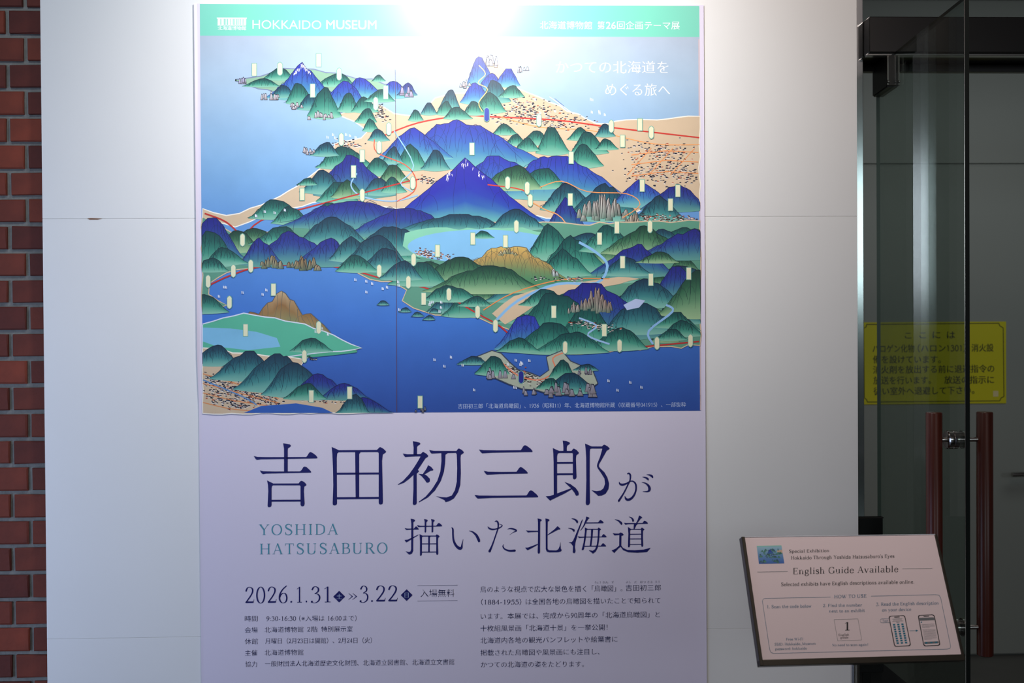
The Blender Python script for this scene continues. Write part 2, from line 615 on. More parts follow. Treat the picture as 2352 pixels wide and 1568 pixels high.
XH = 46
GL = {
 'A': (68, [('t', [(9, 0), (33, 71)]), ('T', [(33, 71), (58, 0)]), ('t', [(17, 25), (49, 25)])], [(9, 0, 8), (58, 0, 10)]),
 'B': (60, [V_(14, 0, 70), ('a', sp((14, 69), (34, 69), (46, 62), (46, 47), (34, 38), (14, 37))), ('a', sp((14, 37), (36, 37), (51, 30), (51, 10), (36, 1), (14, 1)))], [(10, 0, 5), (10, 70, 5)]),
 'D': (70, [V_(14, 0, 70), ('a', sp((14, 69), (36, 68), (56, 56), (60, 35), (56, 14), (36, 2), (14, 1)))], [(11, 0, 6), (11, 70, 6)]),
 'E': (60, [V_(14, 0, 70), ('t', [(8, 69), (50, 69)]), ('t', [(14, 36), (40, 36)]), ('t', [(8, 1), (52, 1)]), ('t', [(50, 69), (51, 55)]), ('t', [(40, 44), (40, 28)]), ('t', [(52, 0), (54, 17)])], []),
 'F': (56, [V_(14, 0, 70), ('t', [(8, 69), (50, 69)]), ('t', [(14, 36), (40, 36)]), ('t', [(50, 69), (51, 55)]), ('t', [(40, 44), (40, 28)])], [(14, 0, 10)]),
 'G': (70, [('a', sp((58, 56), (48, 68), (36, 71), (18, 64), (8, 35), (18, 6), (37, -1), (52, 5), (58, 14))), V_(58, 2, 30), ('t', [(58, 70), (58, 52)])], [(58, 30, 9)]),
 'H': (74, [V_(14, 0, 70), V_(60, 0, 70), ('t', [(14, 36), (60, 36)])], [(14, 0, 10), (14, 70, 10), (60, 0, 10), (60, 70, 10)]),
 'I': (34, [V_(17, 0, 70)], [(17, 0, 10), (17, 70, 10)]),
 'K': (70, [V_(14, 0, 70), ('t', [(14, 28), (54, 70)]), ('T', [(28, 42), (57, 0)])], [(14, 0, 10), (14, 70, 10), (54, 70, 8), (58, 0, 9)]),
 'M': (86, [('t', [(14, 0), (14, 70)]), ('T', [(14, 70), (42, 4)]), ('t', [(42, 4), (70, 70)]), V_(70, 0, 70)], [(14, 0, 8), (10, 70, 6), (70, 0, 10), (74, 70, 6)]),
 'N': (74, [('t', [(14, 0), (14, 70)]), ('T', [(14, 70), (60, 2)]), ('t', [(60, 0), (60, 70)])], [(14, 0, 8), (9, 70, 6), (60, 70, 8)]),
 'O': (74, [('a', E_(37, 35, 29, 35.5, 90, 450, 32))], []),
 'R': (66, [V_(14, 0, 70), ('a', sp((14, 69), (34, 69), (47, 61), (47, 45), (34, 36), (14, 35))), ('T', [(32, 36), (58, 0)])], [(14, 0, 10), (10, 70, 5), (60, 0, 7)]),
 'S': (56, [('m', sp((45, 55), (40, 66), (27, 71), (13, 65), (11, 52), (22, 41), (38, 32), (47, 19), (41, 5), (27, -1), (14, 4), (9, 17))), ('t', [(46, 70), (46, 52)]), ('t', [(9, 0), (9, 18)])], []),
 'T': (64, [V_(32, 0, 70), ('t', [(6, 69), (58, 69)]), ('t', [(6, 70), (5, 54)]), ('t', [(58, 70), (59, 54)])], [(32, 0, 10)]),
 'U': (72, [V_(14, 18, 70), ('a', sp((14, 20), (17, 6), (33, -1), (50, 5), (56, 20))), ('t', [(56, 20), (56, 70)])], [(14, 70, 10), (56, 70, 9)]),
 'W': (98, [('T', [(10, 70), (30, 0)]), ('t', [(30, 0), (49, 66)]), ('T', [(47, 70), (68, 0)]), ('t', [(68, 0), (88, 70)])], [(10, 70, 9), (47, 70, 9), (88, 70, 8)]),
 'Y': (66, [('T', [(9, 70), (33, 34)]), ('t', [(33, 34), (57, 70)]), V_(33, 0, 36)], [(9, 70, 9), (57, 70, 8), (33, 0, 10)]),
 'a': (50, [('a', sp((10, 36), (16, 44), (26, 46), (36, 40), (37, 28))), V_(37, 5, 30), ('t', sp((37, 7), (41, 0), (47, 3))), ('a', sp((37, 27), (22, 24), (10, 18), (9, 8), (18, 0), (29, 3), (37, 11)))], []),
 'b': (54, [V_(12, 0, 72), ('a', E_(29, 22.5, 18, 23.5, 150, -160, 20))], [(8, 72, 4)]),
 'c': (46, [('a', sp((39, 35), (33, 44), (25, 46), (13, 39), (8, 22), (14, 5), (26, -1), (36, 4), (41, 12))), ('T', [(37, 37), (39, 33)])], []),
 'd': (54, [V_(42, 0, 72), ('a', E_(25, 22.5, 18, 23.5, 30, 340, 20))], [(38, 72, 4), (46, 0, 4)]),
 'e': (48, [('a', sp((9, 26), (40, 26), (36, 41), (25, 46), (13, 39), (8, 22), (14, 5), (26, -1), (36, 4), (41, 12))[4:]), ('t', [(9, 26), (40, 26)])], []),
 'f': (32, [V_(14, 0, 60), ('a', sp((14, 58), (18, 70), (26, 73), (33, 69))), ('t', [(4, 45), (28, 45)])], [(14, 0, 9)]),
 'g': (50, [('a', E_(24, 31, 14, 15, 0, 360, 22)), ('a', sp((14, 20), (10, 12), (16, 6), (34, 4), (43, -5), (36, -17), (22, -21), (9, -16), (8, -6), (16, 3))), ('t', [(34, 42), (46, 46)])], []),
 'h': (56, [V_(12, 0, 72), ('t', sp((12, 34), (20, 43), (31, 46), (40, 40), (42, 30))), V_(42, 0, 32)], [(12, 0, 8), (42, 0, 8), (8, 72, 4)]),
 'i': (28, [V_(14, 0, 46), ('d', [(14, 64)])], [(14, 0, 8), (10, 46, 4)]),
 'k': (54, [V_(12, 0, 72), ('t', [(12, 16), (40, 46)]), ('T', [(23, 28), (44, 0)])], [(12, 0, 8), (8, 72, 4), (40, 46, 7), (45, 0, 7)]),
 'l': (28, [V_(14, 0, 72)], [(14, 0, 8), (10, 72, 4)]),
 'm': (82, [V_(12, 0, 46), ('t', sp((12, 34), (20, 43), (30, 46), (38, 40), (40, 30))), V_(40, 0, 32), ('t', sp((40, 34), (48, 43), (58, 46), (66, 40), (68, 30))), V_(68, 0, 32)], [(12, 0, 7), (40, 0, 7), (68, 0, 7), (8, 46, 4)]),
 'n': (56, [V_(12, 0, 46), ('t', sp((12, 34), (20, 43), (31, 46), (40, 40), (42, 30))), V_(42, 0, 32)], [(12, 0, 8), (42, 0, 8), (8, 46, 4)]),
 'o': (50, [('a', E_(25, 22.5, 18, 23.5, 90, 450, 24))], []),
 'p': (54, [V_(12, -22, 46), ('a', E_(29, 22.5, 18, 23.5, 150, -160, 20))], [(12, -22, 8), (8, 46, 4)]),
 'r': (42, [V_(12, 0, 46), ('t', sp((12, 30), (18, 41), (28, 46), (35, 44))), ('d', [(34, 39)])], [(12, 0, 9), (8, 46, 4)]),
 's': (40, [('m', sp((32, 36), (27, 44), (18, 46), (9, 41), (9, 32), (18, 26), (29, 20), (34, 11), (28, 2), (18, -1), (9, 4), (7, 12))), ('t', [(33, 46), (33, 33)]), ('t', [(7, 0), (7, 13)])], []),
 't': (34, [V_(14, 8, 60), ('a', sp((14, 10), (17, 1), (25, 0), (31, 8))), ('t', [(4, 45), (28, 45)])], []),
 'u': (56, [V_(12, 14, 46), ('t', sp((12, 16), (15, 3), (25, -1), (36, 5), (42, 14))), V_(42, 0, 46)], [(8, 46, 4), (38, 46, 4), (46, 0, 4)]),
 'v': (50, [('T', [(8, 46), (25, 0)]), ('t', [(25, 0), (42, 46)])], [(8, 46, 8), (42, 46, 7)]),
 'w': (72, [('T', [(8, 46), (23, 0)]), ('t', [(23, 0), (36, 44)]), ('T', [(35, 46), (49, 0)]), ('t', [(49, 0), (63, 46)])], [(8, 46, 7), (35, 46, 7), (63, 46, 7)]),
 'x': (50, [('T', [(9, 46), (40, 0)]), ('t', [(10, 0), (40, 46)])], [(9, 46, 7), (40, 46, 7), (10, 0, 7), (41, 0, 8)]),
 'y': (50, [('T', [(8, 46), (25, 2)]), ('t', sp((42, 46), (25, 2), (17, -17), (8, -20))), ('d', [(9, -17)])], [(8, 46, 8), (42, 46, 7)]),
 '0': (50, [('a', E_(25, 35, 18, 36, 90, 450, 28))], []),
 '1': (50, [V_(26, 0, 70), ('t', [(26, 69), (12, 60)])], [(26, 0, 13)]),
 '2': (50, [('a', sp((8, 52), (14, 66), (25, 71), (38, 64), (39, 49), (28, 29), (7, 2))), ('T', [(7, 4), (38, 4), (44, 5)]), ('t', [(43, 3), (46, 16)])], []),
 '3': (50, [('a', sp((9, 56), (16, 68), (26, 71), (37, 63), (36, 49), (21, 39))), ('a', sp((21, 40), (35, 37), (43, 25), (39, 8), (24, -2), (10, 0), (6, 5))), ('d', [(9, 4)])], []),
 '4': (50, [V_(33, 0, 70), ('t', [(33, 70), (4, 18)]), ('t', [(4, 18), (47, 18)])], [(33, 0, 8)]),
 '6': (50, [('a', sp((42, 75), (26, 62), (12, 42), (8, 20), (15, 4), (26, -1), (39, 6), (43, 23), (37, 39), (26, 43), (14, 35), (9, 24)))], []),
 '5': (50, [('T', [(13, 67), (42, 67)]), ('t', [(13, 68), (11, 40)]), ('a', sp((11, 40), (24, 44), (38, 38), (43, 23), (38, 7), (24, -1), (10, 0), (6, 5))), ('d', [(9, 5)])], []),
 '8': (50, [('a', E_(25, 53, 14, 17, 90, 450, 20)), ('a', E_(25, 18, 18, 19, 90, 450, 22))], []),
 '9': (50, [('a', [(50-x_, 70-y_) for x_, y_ in sp((42, 75), (26, 62), (12, 42), (8, 20), (15, 4), (26, -1), (39, 6), (43, 23), (37, 39), (26, 43), (14, 35), (9, 24))])], []),
 '.': (22, [('d', [(11, 4)])], []),
 ':': (22, [('d', [(11, 4)]), ('d', [(11, 38)])], []),
 '!': (26, [('T', [(13, 22), (13, 72)]), ('d', [(13, 4)])], []),
 '-': (34, [('T', [(6, 25), (28, 25)])], []),
 '_': (50, [('t', [(0, -4), (50, -4)])], []),
 "'": (16, [('T', [(8, 56), (8, 72)])], []),
 ' ': (28, [], []),
}


def serif_geom(s, TH=9.0, tn=3.0, track=0.0, slab=2.6):
    strokes, x = [], 0.0
    for ch in s:
        adv, paths, serifs = GL[ch]
        for kind, pts in paths:
            if kind == 'd':
                cx, cy = pts[0]
                r = TH*.58
                strokes.append(('p', [(x+cx+r*math.cos(a*math.pi/6), cy+r*math.sin(a*math.pi/6)) for a in range(12)]))
                continue
            n = len(pts)
            pw = []
            for i, (px, py) in enumerate(pts):
                x0, y0 = pts[max(0, i-1)]
                x1, y1 = pts[min(n-1, i+1)]
                d = abs(y1-y0)/(math.hypot(x1-x0, y1-y0) or 1)
                if kind == 'T':
                    wd = TH
                elif kind == 't':
                    wd = tn
                elif kind == 'm':
                    wd = tn+(TH*1.1-tn)*math.sin(math.pi*i/(n-1))**2
                else:
                    wd = tn+(TH-tn)*d**1.6
                pw.append((x+px, py, wd))
            strokes.append(('s', pw))
        for sx, sy, h in serifs:
            yy = sy+slab/2 if sy <= 0 else sy-slab/2
            strokes.append(('s', [(x+sx-h, yy, slab), (x+sx+h, yy, slab)]))
        x += adv+track
    return strokes, x-track


def stext(mb, s, x0, x1, bl, br, cap, TH=9.0, tn=3.0, track=0.0, unit=70.0, slab=2.6):
    st, W = serif_geom(s, TH, tn, track, slab)
    x_in, x_out = 6, W-6
    sx = (x1-x0)/(x_out-x_in)
    sy = cap/unit

    def mp(px, py):
        X = x0+(px-x_in)*sx
        return X, bl+(br-bl)*(X-x0)/(x1-x0) - py*sy
    for k, pts in st:
        if k == 'p':
            mb.poly([mp(*p) for p in pts])
        else:
            n = len(pts)
            i = len(mb.v)
            for j, (px, py, wd) in enumerate(pts):
                ax, ay, _ = pts[max(0, j-1)]
                bx, by, _ = pts[min(n-1, j+1)]
                L = math.hypot(bx-ax, by-ay) or 1
                nx, ny = -(by-ay)/L*wd/2, (bx-ax)/L*wd/2
                mb.v.append(mb.map(*mp(px+nx, py+ny), mb.lay))
                mb.v.append(mb.map(*mp(px-nx, py-ny), mb.lay))
                mb.c += [(1, 1, 1)]*2
            for j in range(n-1):
                mb.f.append((i+2*j, i+2*j+1, i+2*j+3, i+2*j+2))


def mixed(mb, s, x0, x1, yl, yr, em, ky=.022, kx=.008, TH=8.0, tn=3.4):
    """Japanese text whose figures are set in the serif letters above"""
    import re as _re
    V, F, pen = [], [], 0.0
    for run in _re.findall(r'[0-9:\-]+|[^0-9:\-]+', s):
        if run[0] in '0123456789:-':
            k = .0094
            st_, W = serif_geom(run, TH, tn, 3)
            for kind, pts in st_:
                i = len(V)
                if kind == 'p':
                    V += [(pen+px*k, py*k+.03) for px, py in pts]
                    F.append(tuple(range(i, i+len(pts))))
                    continue
                n_ = len(pts)
                for j, (px, py, wd) in enumerate(pts):
                    ax, ay, _ = pts[max(0, j-1)]
                    bx, by, _ = pts[min(n_-1, j+1)]
                    L = math.hypot(bx-ax, by-ay) or 1
                    nx, ny = -(by-ay)/L*wd/2, (bx-ax)/L*wd/2
                    V += [(pen+(px+nx)*k, (py+ny)*k+.03), (pen+(px-nx)*k, (py-ny)*k+.03)]
                for j in range(n_-1):
                    F.append((i+2*j, i+2*j+1, i+2*j+3, i+2*j+2))
            pen += W*k
        else:
            vs, fs, a, b = glyph_run(run, 2, ky, kx, 1.0)
            i = len(V)
            V += [(pen+x, y) for x, y in vs]
            F += [tuple(i+q for q in f) for f in fs]
            pen += float(len(run))
    a, b = min(v[0] for v in V), max(v[0] for v in V)
    pts = []
    for X, Y in V:
        u = (X-a)/(b-a)
        pts.append((x0+(x1-x0)*u, yl+(yr-yl)*u-(Y-.37)*em))
    mb.tris(pts, F)


# ------------------------------------------------------------------ poster
poster = tag(empty('poster', (-.06, 0, .3)), 'tall white exhibition poster with mountain and sea picture above large navy lettering', 'poster')
YS = -.0035                                # front face of the sheet
# sheet: thin curved paper, its left edge lifting off the wall in the upper half
bm = bmesh.new()
XL, XR, ZT, ZB = -.7060, .5850, 2.3480, .58
xs_ = [0, .0015, .003, .005, .007, .009, .012, .05] + [.05+(XR-XL-.10)*k/20 for k in range(1, 20)] + [XR-XL-.05, XR-XL-.004, XR-XL-.002, XR-XL]
nx_, nz_ = len(xs_)-1, 40
grid = []
for j in range(nz_+1):
    z = ZB+(ZT-ZB)*j/nz_
    row = []
    up_ = max(0, min(1, (z-1.33)/.12))
    for dl in xs_:
        lift = (.0034*up_+.0006)*max(0, 1-dl/.009)**1.6
        edge = .0022*(1-up_)*max(0, 1-dl/.012)
        dr = XR-XL-dl
        if dr < .004:
            lift = .0004*(1-dr/.004)
        row.append((XL+dl+edge, YS-lift, z))
    grid.append(row)
front = [[bm.verts.new(p) for p in r] for r in grid]
back = [[bm.verts.new((p[0], p[1]+.0006, p[2])) for p in r] for r in grid]
for j in range(nz_):
    for i in range(nx_):
        bm.faces.new((front[j][i], front[j][i+1], front[j+1][i+1], front[j+1][i]))
        bm.faces.new((back[j][i], back[j+1][i], back[j+1][i+1], back[j][i+1]))
for i in range(nx_):
    bm.faces.new((front[nz_][i], front[nz_][i+1], back[nz_][i+1], back[nz_][i]))
    bm.faces.new((front[0][i+1], front[0][i], back[0][i], back[0][i+1]))
for j in range(nz_):
    bm.faces.new((front[j+1][0], back[j+1][0], back[j][0], front[j][0]))
    bm.faces.new((front[j][nx_], back[j][nx_], back[j+1][nx_], front[j+1][nx_]))
me = bpy.data.meshes.new('sheet')
bm.to_mesh(me)
bm.free()
me.shade_smooth()
me.set_sharp_from_angle(angle=math.radians(35))
sheet = link('paper_sheet', me, M_PAPER)
setp(sheet, poster)


def pm(depth):
    def f(x, y, lay=0.0):
        return P(x, y, YS-depth-lay)
    return f


band = MB(pm(.0003))
band.poly([(459, 9), (1606, 13.5), (1606.5, 85), (459.5, 82)])
band.build('header_band', M_MINT, poster)

# ---- picture: a generic panorama of mountains, coast and sea
pic = MB(pm(.0004), 4e-7)
pic.auto = 2e-7
rg = random.Random(11)
H0, H1 = 82.0, 949.0


def mixc(a, b, t):
    t = max(0, min(1, t))
    return tuple(a[i]+(b[i]-a[i])*t for i in range(3))


SEA = [(0, (172, 186, 204)), (.12, (166, 190, 212)), (.35, (126, 170, 212)), (.55, (88, 142, 208)), (.75, (62, 116, 200)), (1, (46, 80, 160))]


def ramp(rs, t):
    for (a, ca), (b, cb) in zip(rs, rs[1:]):
        if t <= b:
            return mixc(ca, cb, (t-a)/(b-a))
    return rs[-1][1]


def L3(c):
    return lin(c)


def left(y):
    return 459.5+(y-82)*(466.2-459.5)/868


def right(y):
    return 1606.5+(y-85)*(1610.3-1606.5)/858


def clampx(x, y):
    return max(left(y)+.3, min(right(y)-.3, x))


def clampp(x, y):
    x = max(left(y)+.3, min(right(y)-.3, x))
    t = (x-459)/1150
    return x, max(82+3*t, min(950-7*t, y))


def ppoly(pts, cols):
    pts = [clampp(*p) for p in pts]
    pic.poly(pts, [L3(c) for c in cols] if isinstance(cols, list) else L3(cols))


N = 24
for i in range(N):
    t0, t1 = i/N, (i+1)/N
    yl0, yl1 = 82+868*t0, 82+868*t1
    yr0, yr1 = 85+858*t0, 85+858*t1
    c0, c1 = L3(ramp(SEA, t0)), L3(ramp(SEA, t1))
    pic.poly([(left(yl0), yl0), (left(yl1), yl1), (right(yr1), yr1), (right(yr0), yr0)], [c0, c1, c1, c0])


pic.poly([(right(90)-2.6, 90), (right(90), 90), (right(942), 942), (right(942)-2.6, 942)], L3((206, 186, 190)))
pic.up(8)


def pline(pts, w0, col, smooth=4):
    path = [(x, y, w0) for x, y in pts]
    if smooth:
        path = catmull(path, smooth)
    path = [(*clampp(x, y), w) for x, y, w in path]
    pic.stroke(path, L3(col))


def land(pts, col, jag=5, edge=(245, 238, 225)):
    pl = []
    n = len(pts)
    for i in range(n):
        a, b = pts[i], pts[(i+1) % n]
        pl.append(a)
        d = math.hypot(b[0]-a[0], b[1]-a[1])
        k = int(d/22)
        for j in range(1, k):
            t = j/k
            pl.append((a[0]+(b[0]-a[0])*t+rg.uniform(-jag, jag), a[1]+(b[1]-a[1])*t+rg.uniform(-jag, jag)))
    if edge:
        pline(pl+[pl[0]], 5, edge, 0)
    pic.up()
    ppoly(pl, col)
    pic.up()


BLUE = [(0, (44, 46, 160)), (.35, (48, 78, 172)), (.7, (64, 128, 172)), (1, (118, 182, 178))]
BLUE2 = [(0, (34, 32, 126)), (.35, (38, 54, 140)), (.7, (54, 110, 140)), (1, (96, 156, 148))]
GREEN = [(0, (20, 62, 66)), (.3, (28, 94, 86)), (.7, (70, 150, 130)), (1, (134, 190, 166))]
GREEN2 = [(0, (22, 48, 72)), (.35, (32, 84, 100)), (.7, (66, 138, 138)), (1, (128, 184, 168))]
OLIVE = [(0, (22, 56, 48)), (.35, (44, 96, 70)), (.7, (102, 148, 112)), (1, (156, 188, 144))]
TAN = [(0, (190, 166, 130)), (.2, (140, 100, 60)), (.42, (150, 130, 86)), (.6, (90, 160, 122)), (1, (74, 164, 132))]
YTAN = [(0, (206, 172, 96)), (.3, (176, 142, 84)), (.6, (110, 136, 92)), (1, (70, 134, 98))]
CONE = [(0, (46, 42, 156)), (.4, (38, 42, 160)), (.66, (42, 82, 166)), (.84, (74, 148, 166)), (1, (126, 190, 170))]


def hill(cx, py, by, hw, rs, power=1.3, ridges=6, rough=.05, snow=False, asym=None, edgew=1.5):
    asym = rg.uniform(-.22, .22) if asym is None and not snow else (asym or 0)
    n = max(10, int(hw/5))
    r1, r2, r3 = rg.uniform(0, 6), rg.uniform(0, 6), rg.uniform(2.5, 5)
    hgt = by-py
    tops = []
    for i in range(n+1):
        t = -1+2*i/n
        s = abs(t)
        if power > 1:
            base = (1-s)**power
        elif power >= .94:
            base = .62*(1-s)+.38*math.cos(math.pi*s/2)**1.3
        else:
            base = math.cos(math.pi*s/2)**(1.15+.5*(power-.75)/.2)
        bumpy = rough*(1.1*math.sin(r1+t*r3*3)+.7*math.sin(r2+t*r3*7)+.35*math.sin(r1+t*r3*17))*(1-s)*min(1, .25+s*4)
        tops.append((cx+t*hw+asym*hw*(1-s), by-hgt*max(0, min(1, base+bumpy))))
    rows = 5
    pic.up()
    cols, grid_ = [], []
    for (x, y) in tops:
        for k in range(rows+1):
            yy = y+(by+hgt*.13*math.cos(max(-1.57, min(1.57, (x-cx)/hw*1.35)))-y)*k/rows
            v = (yy-py)/max(1, hgt)
            v = .55*v+.45*(k/rows)
            grid_.append(clampp(x, yy))
            cols.append(L3(ramp(rs, v)))
    i0 = len(pic.v)
    pic.v += [pic.map(x, y, pic.lay) for x, y in grid_]
    pic.c += cols
    R = rows+1
    for i in range(n):
        for k in range(rows):
            pic.f.append((i0+i*R+k, i0+i*R+k+1, i0+(i+1)*R+k+1, i0+(i+1)*R+k))
    pic.up()
    dark = mixc(rs[0][1], (14, 20, 40), .6)
    pic.stroke([(*clampp(x, y), edgew*(.4+.6*math.sin(math.pi*i/n))) for i, (x, y) in enumerate(tops)], L3(dark))
    ridges = int(ridges*1.5)
    for r in range(ridges):
        i = int(n*(.18+.64*(r+rg.random()*.6)/max(1, ridges)))
        i = max(1, min(n-1, i))
        x, y = tops[i]
        t = (x-cx)/hw
        L = (by-y)*rg.uniform(.45, .92)
        pts = []
        for k in range(6):
            u = k/5
            pts.append((x+(t*hw*.35+rg.uniform(-.01, .01)*hw)*u**1.3+math.sin(u*5+r)*hw*.015, y+2+L*u, 1.15*(1-u*.7)))
        pic.stroke([(*clampp(a, b), w_) for a, b, w_ in pts], L3(mixc(dark, ramp(rs, .5), .25)))
        # rounded fold beside the ridge
        if rg.random() < .6 and hw > 22:
            ww = hw*rg.uniform(.08, .16)
            yy = y+L*rg.uniform(.2, .5)
            arc = [(x+ww*math.cos(math.pi*q/6), yy+ww*1.4-ww*1.9*math.sin(math.pi*q/6), .8) for q in range(7)]
            pic.stroke([(*clampp(a, b), w_) for a, b, w_ in arc], L3(mixc(dark, ramp(rs, .5), .35)))
    if snow:
        pic.up()
        for q in range(26):
            u = rg.uniform(-.24, .24)
            x = cx+u*hw+asym*hw*(1-abs(u))
            y = py+hgt*(abs(u)*power*.95)+rg.uniform(2, hgt*.10)
            l_ = rg.uniform(3, 9)
            pic.stroke([(x, y, 1.8), (x+rg.uniform(-2, 2), y+l_, .5)], L3((236, 230, 240)))


def rocks(cx, cy, wd, n, s=9, col=(196, 190, 196)):
    for q in range(n):
        x, y = cx+rg.uniform(-wd, wd), cy+rg.uniform(-s*.4, s*.4)
        h_ = s*rg.uniform(.6, 1.5)
        b_ = s*rg.uniform(.25, .45)
        pic.up()
        ppoly([(x-b_-1, y+1), (x-b_*.5, y-h_-1.5), (x+b_*.4, y-h_-1), (x+b_+1, y+1)], (40, 40, 56))
        pic.up()
        ppoly([(x-b_, y), (x-b_*.4, y-h_), (x+b_*.3, y-h_*.9), (x+b_, y)], [mixc(col, (90, 80, 90), .3), col, col, mixc(col, (110, 96, 90), .6)])


def crag(cx, by, wd, h, n=14, col=(190, 170, 150)):
    for q in sorted(range(int(n*1.2)), key=lambda _: rg.random()):
        x = cx+wd*(2*(q+.5)/(n*1.2)-1)+rg.uniform(-3, 3)
        hh = h*(1-.6*abs(x-cx)/wd)*rg.uniform(.55, 1.05)
        b_ = wd/n*rg.uniform(1.2, 2.4)
        yb = by+rg.uniform(-h*.10, h*.16)
        t1, t2 = rg.uniform(-.6, -.2), rg.uniform(.2, .6)
        pic.up()
        ppoly([(x-b_-.8, yb), (x+b_*t1*1.3-.6, yb-hh*.85), (x-.6, yb-hh-1.2), (x+b_*t2, yb-hh*.9), (x+b_+.8, yb)], (34, 36, 44))
        ccc = mixc(col, (230, 220, 210), rg.random()*.4)
        pic.up()
        ppoly([(x-b_, yb), (x+b_*t1, yb-hh*.82), (x, yb-hh), (x+b_*t2*.8, yb-hh*.86), (x+b_*.9, yb)], [mixc(ccc, (60, 110, 90), .55), ccc, ccc, mixc(ccc, (90, 70, 60), .6), (60, 90, 80)])
        pic.stroke([(x+b_*.1, yb-hh*.9, 1.1), (x+b_*rg.uniform(-.2, .3), yb-hh*.2, .5)], L3((60, 50, 50)))


def village(x0, y0, x1, y1, spread, n, slope=0.0, dark=(28, 30, 52)):
    for q in range(n):
        t = rg.random()
        x = x0+(x1-x0)*t+rg.gauss(0, spread*.6)
        y = y0+(y1-y0)*t+rg.gauss(0, spread*.35)
        ww, hh = rg.uniform(3, 6), rg.uniform(1.4, 2.4)
        x, y = clampp(x, y)
        if x < 468 or x > 1600 or y > 942:
            continue
        roof = dark if rg.random() < .86 else (176, 80, 50)
        pic.poly([(x-ww/2, y), (x-ww/2+1.2, y-hh), (x+ww/2+.8, y-hh+slope), (x+ww/2, y+slope)], L3(roof))
        if rg.random() < .5:
            pic.poly([(x-ww/2, y), (x+ww/2, y+slope), (x+ww/2, y+slope+1.3), (x-ww/2, y+1.3)], L3((230, 222, 214)))
    pic.up()


def sails(cx, cy, n, sx=60, sy=25):
    for q in range(n):
        x, y = cx+rg.uniform(-sx, sx), cy+rg.uniform(-sy, sy)
        pic.poly([(x, y), (x, y-6), (x+1.6, y-6), (x+2, y)], L3((232, 236, 244)))
        pic.poly([(x+3, y+.5), (x+3, y-5), (x+4.4, y-5), (x+5, y+.5)], L3((214, 224, 240)))


def plaque(x, y, w_=11, h_=30, rnd=False, col=(226, 224, 190)):
    pic.up()
    x0, x1, y0, y1 = x-w_/2, x+w_/2, y-h_/2, y+h_/2

    def shape(e):
        if rnd:
            return [(x0-e, y0+4), (x0+2-e, y0+1-e), (x, y0-1-e), (x1-2+e, y0+1-e), (x1+e, y0+4), (x1+e, y1-4), (x1-2+e, y1-1+e), (x, y1+1+e), (x0+2-e, y1-1+e), (x0-e, y1-4)]
        return [(x0-e, y0-e), (x1+e, y0-e), (x1+e, y1+e), (x0-e, y1+e)]
    ppoly(shape(1.1), (120, 176, 160))
    pic.up()
    ppoly(shape(-.2), col)


SAND = (208, 184, 154)
# far headlands
land([(540, 184), (600, 176), (650, 158), (720, 160), (800, 176), (905, 196), (925, 215), (860, 238), (770, 262), (715, 240), (640, 214)], (140, 178, 150), 4, (120, 130, 160))
land([(1000, 226), (1070, 215), (1085, 165), (1110, 140), (1150, 150), (1190, 205), (1260, 235), (1370, 285), (1607, 268), (1607, 470), (1300, 500), (860, 470), (760, 450), (600, 495), (540, 520), (466, 500), (466, 480), (520, 496), (600, 472), (690, 425), (760, 372), (770, 330), (830, 318), (846, 300), (815, 278), (775, 262), (860, 236), (905, 262), (960, 268)], SAND, 4)
# strips of the upper town and coast road
village(1140, 262, 1340, 285, 34, 260)
village(1180, 235, 1260, 262, 26, 110)
village(860, 235, 880, 275, 16, 70)
village(770, 326, 825, 338, 14, 50)
village(1455, 345, 1590, 350, 34, 150)
village(1460, 395, 1600, 400, 42, 260)
village(960, 412, 1000, 420, 12, 40)
pline([(880, 312), (960, 282), (1060, 266), (1130, 268), (1280, 276), (1400, 292), (1520, 306), (1606, 316)], 3.2, (200, 54, 46))
pline([(1150, 268), (1240, 292), (1360, 300), (1500, 330), (1606, 332)], 2, (236, 160, 96))
for yy in (350, 372, 398):
    pline([(1450, yy+6), (1530, yy-4), (1604, yy)], 2, (232, 150, 90), 0)
for xx in (1470, 1520, 1570):
    pline([(xx-30, 402), (xx+26, 340)], 1.8, (232, 150, 90), 0)
pline([(1262, 222), (1318, 262)], 1.6, (236, 240, 246), 0)
pline([(1274, 226), (1296, 244)], 1.2, (90, 110, 170), 0)
sails(1300, 245, 9, 90, 22)
sails(775, 316, 6, 40, 8)
# headland hills
for a in ((640, 156, 182, 38, GREEN), (770, 168, 196, 46, GREEN), (870, 172, 186, 16, GREEN)):
    hill(*a, power=.8, ridges=5)
hill(694, 142, 222, 82, BLUE, 1.25, 9, .05, True)
for a in ((836, 178, 220, 50, BLUE), (905, 186, 222, 40, BLUE), (935, 190, 218, 24, BLUE2), (790, 186, 242, 58, BLUE)):
    hill(*a, power=.9, ridges=6)
for a in ((600, 180, 198, 44, GREEN), (650, 196, 222, 30, GREEN2), (690, 190, 236, 34, GREEN), (715, 216, 250, 34, GREEN2), (745, 200, 266, 40, GREEN), (800, 212, 254, 26, GREEN), (838, 222, 256, 32, GREEN), (872, 205, 232, 36, GREEN), (840, 248, 280, 26, GREEN), (852, 272, 300, 20, GREEN), (870, 296, 322, 26, GREEN2)):
    hill(*a, power=.85, ridges=5)
rocks(620, 226, 22, 9)
rocks(682, 248, 22, 8)
rocks(735, 272, 30, 10)
rocks(566, 192, 18, 7, 8, (186, 180, 214))
rocks(936, 218, 14, 6, 12, (170, 160, 196))
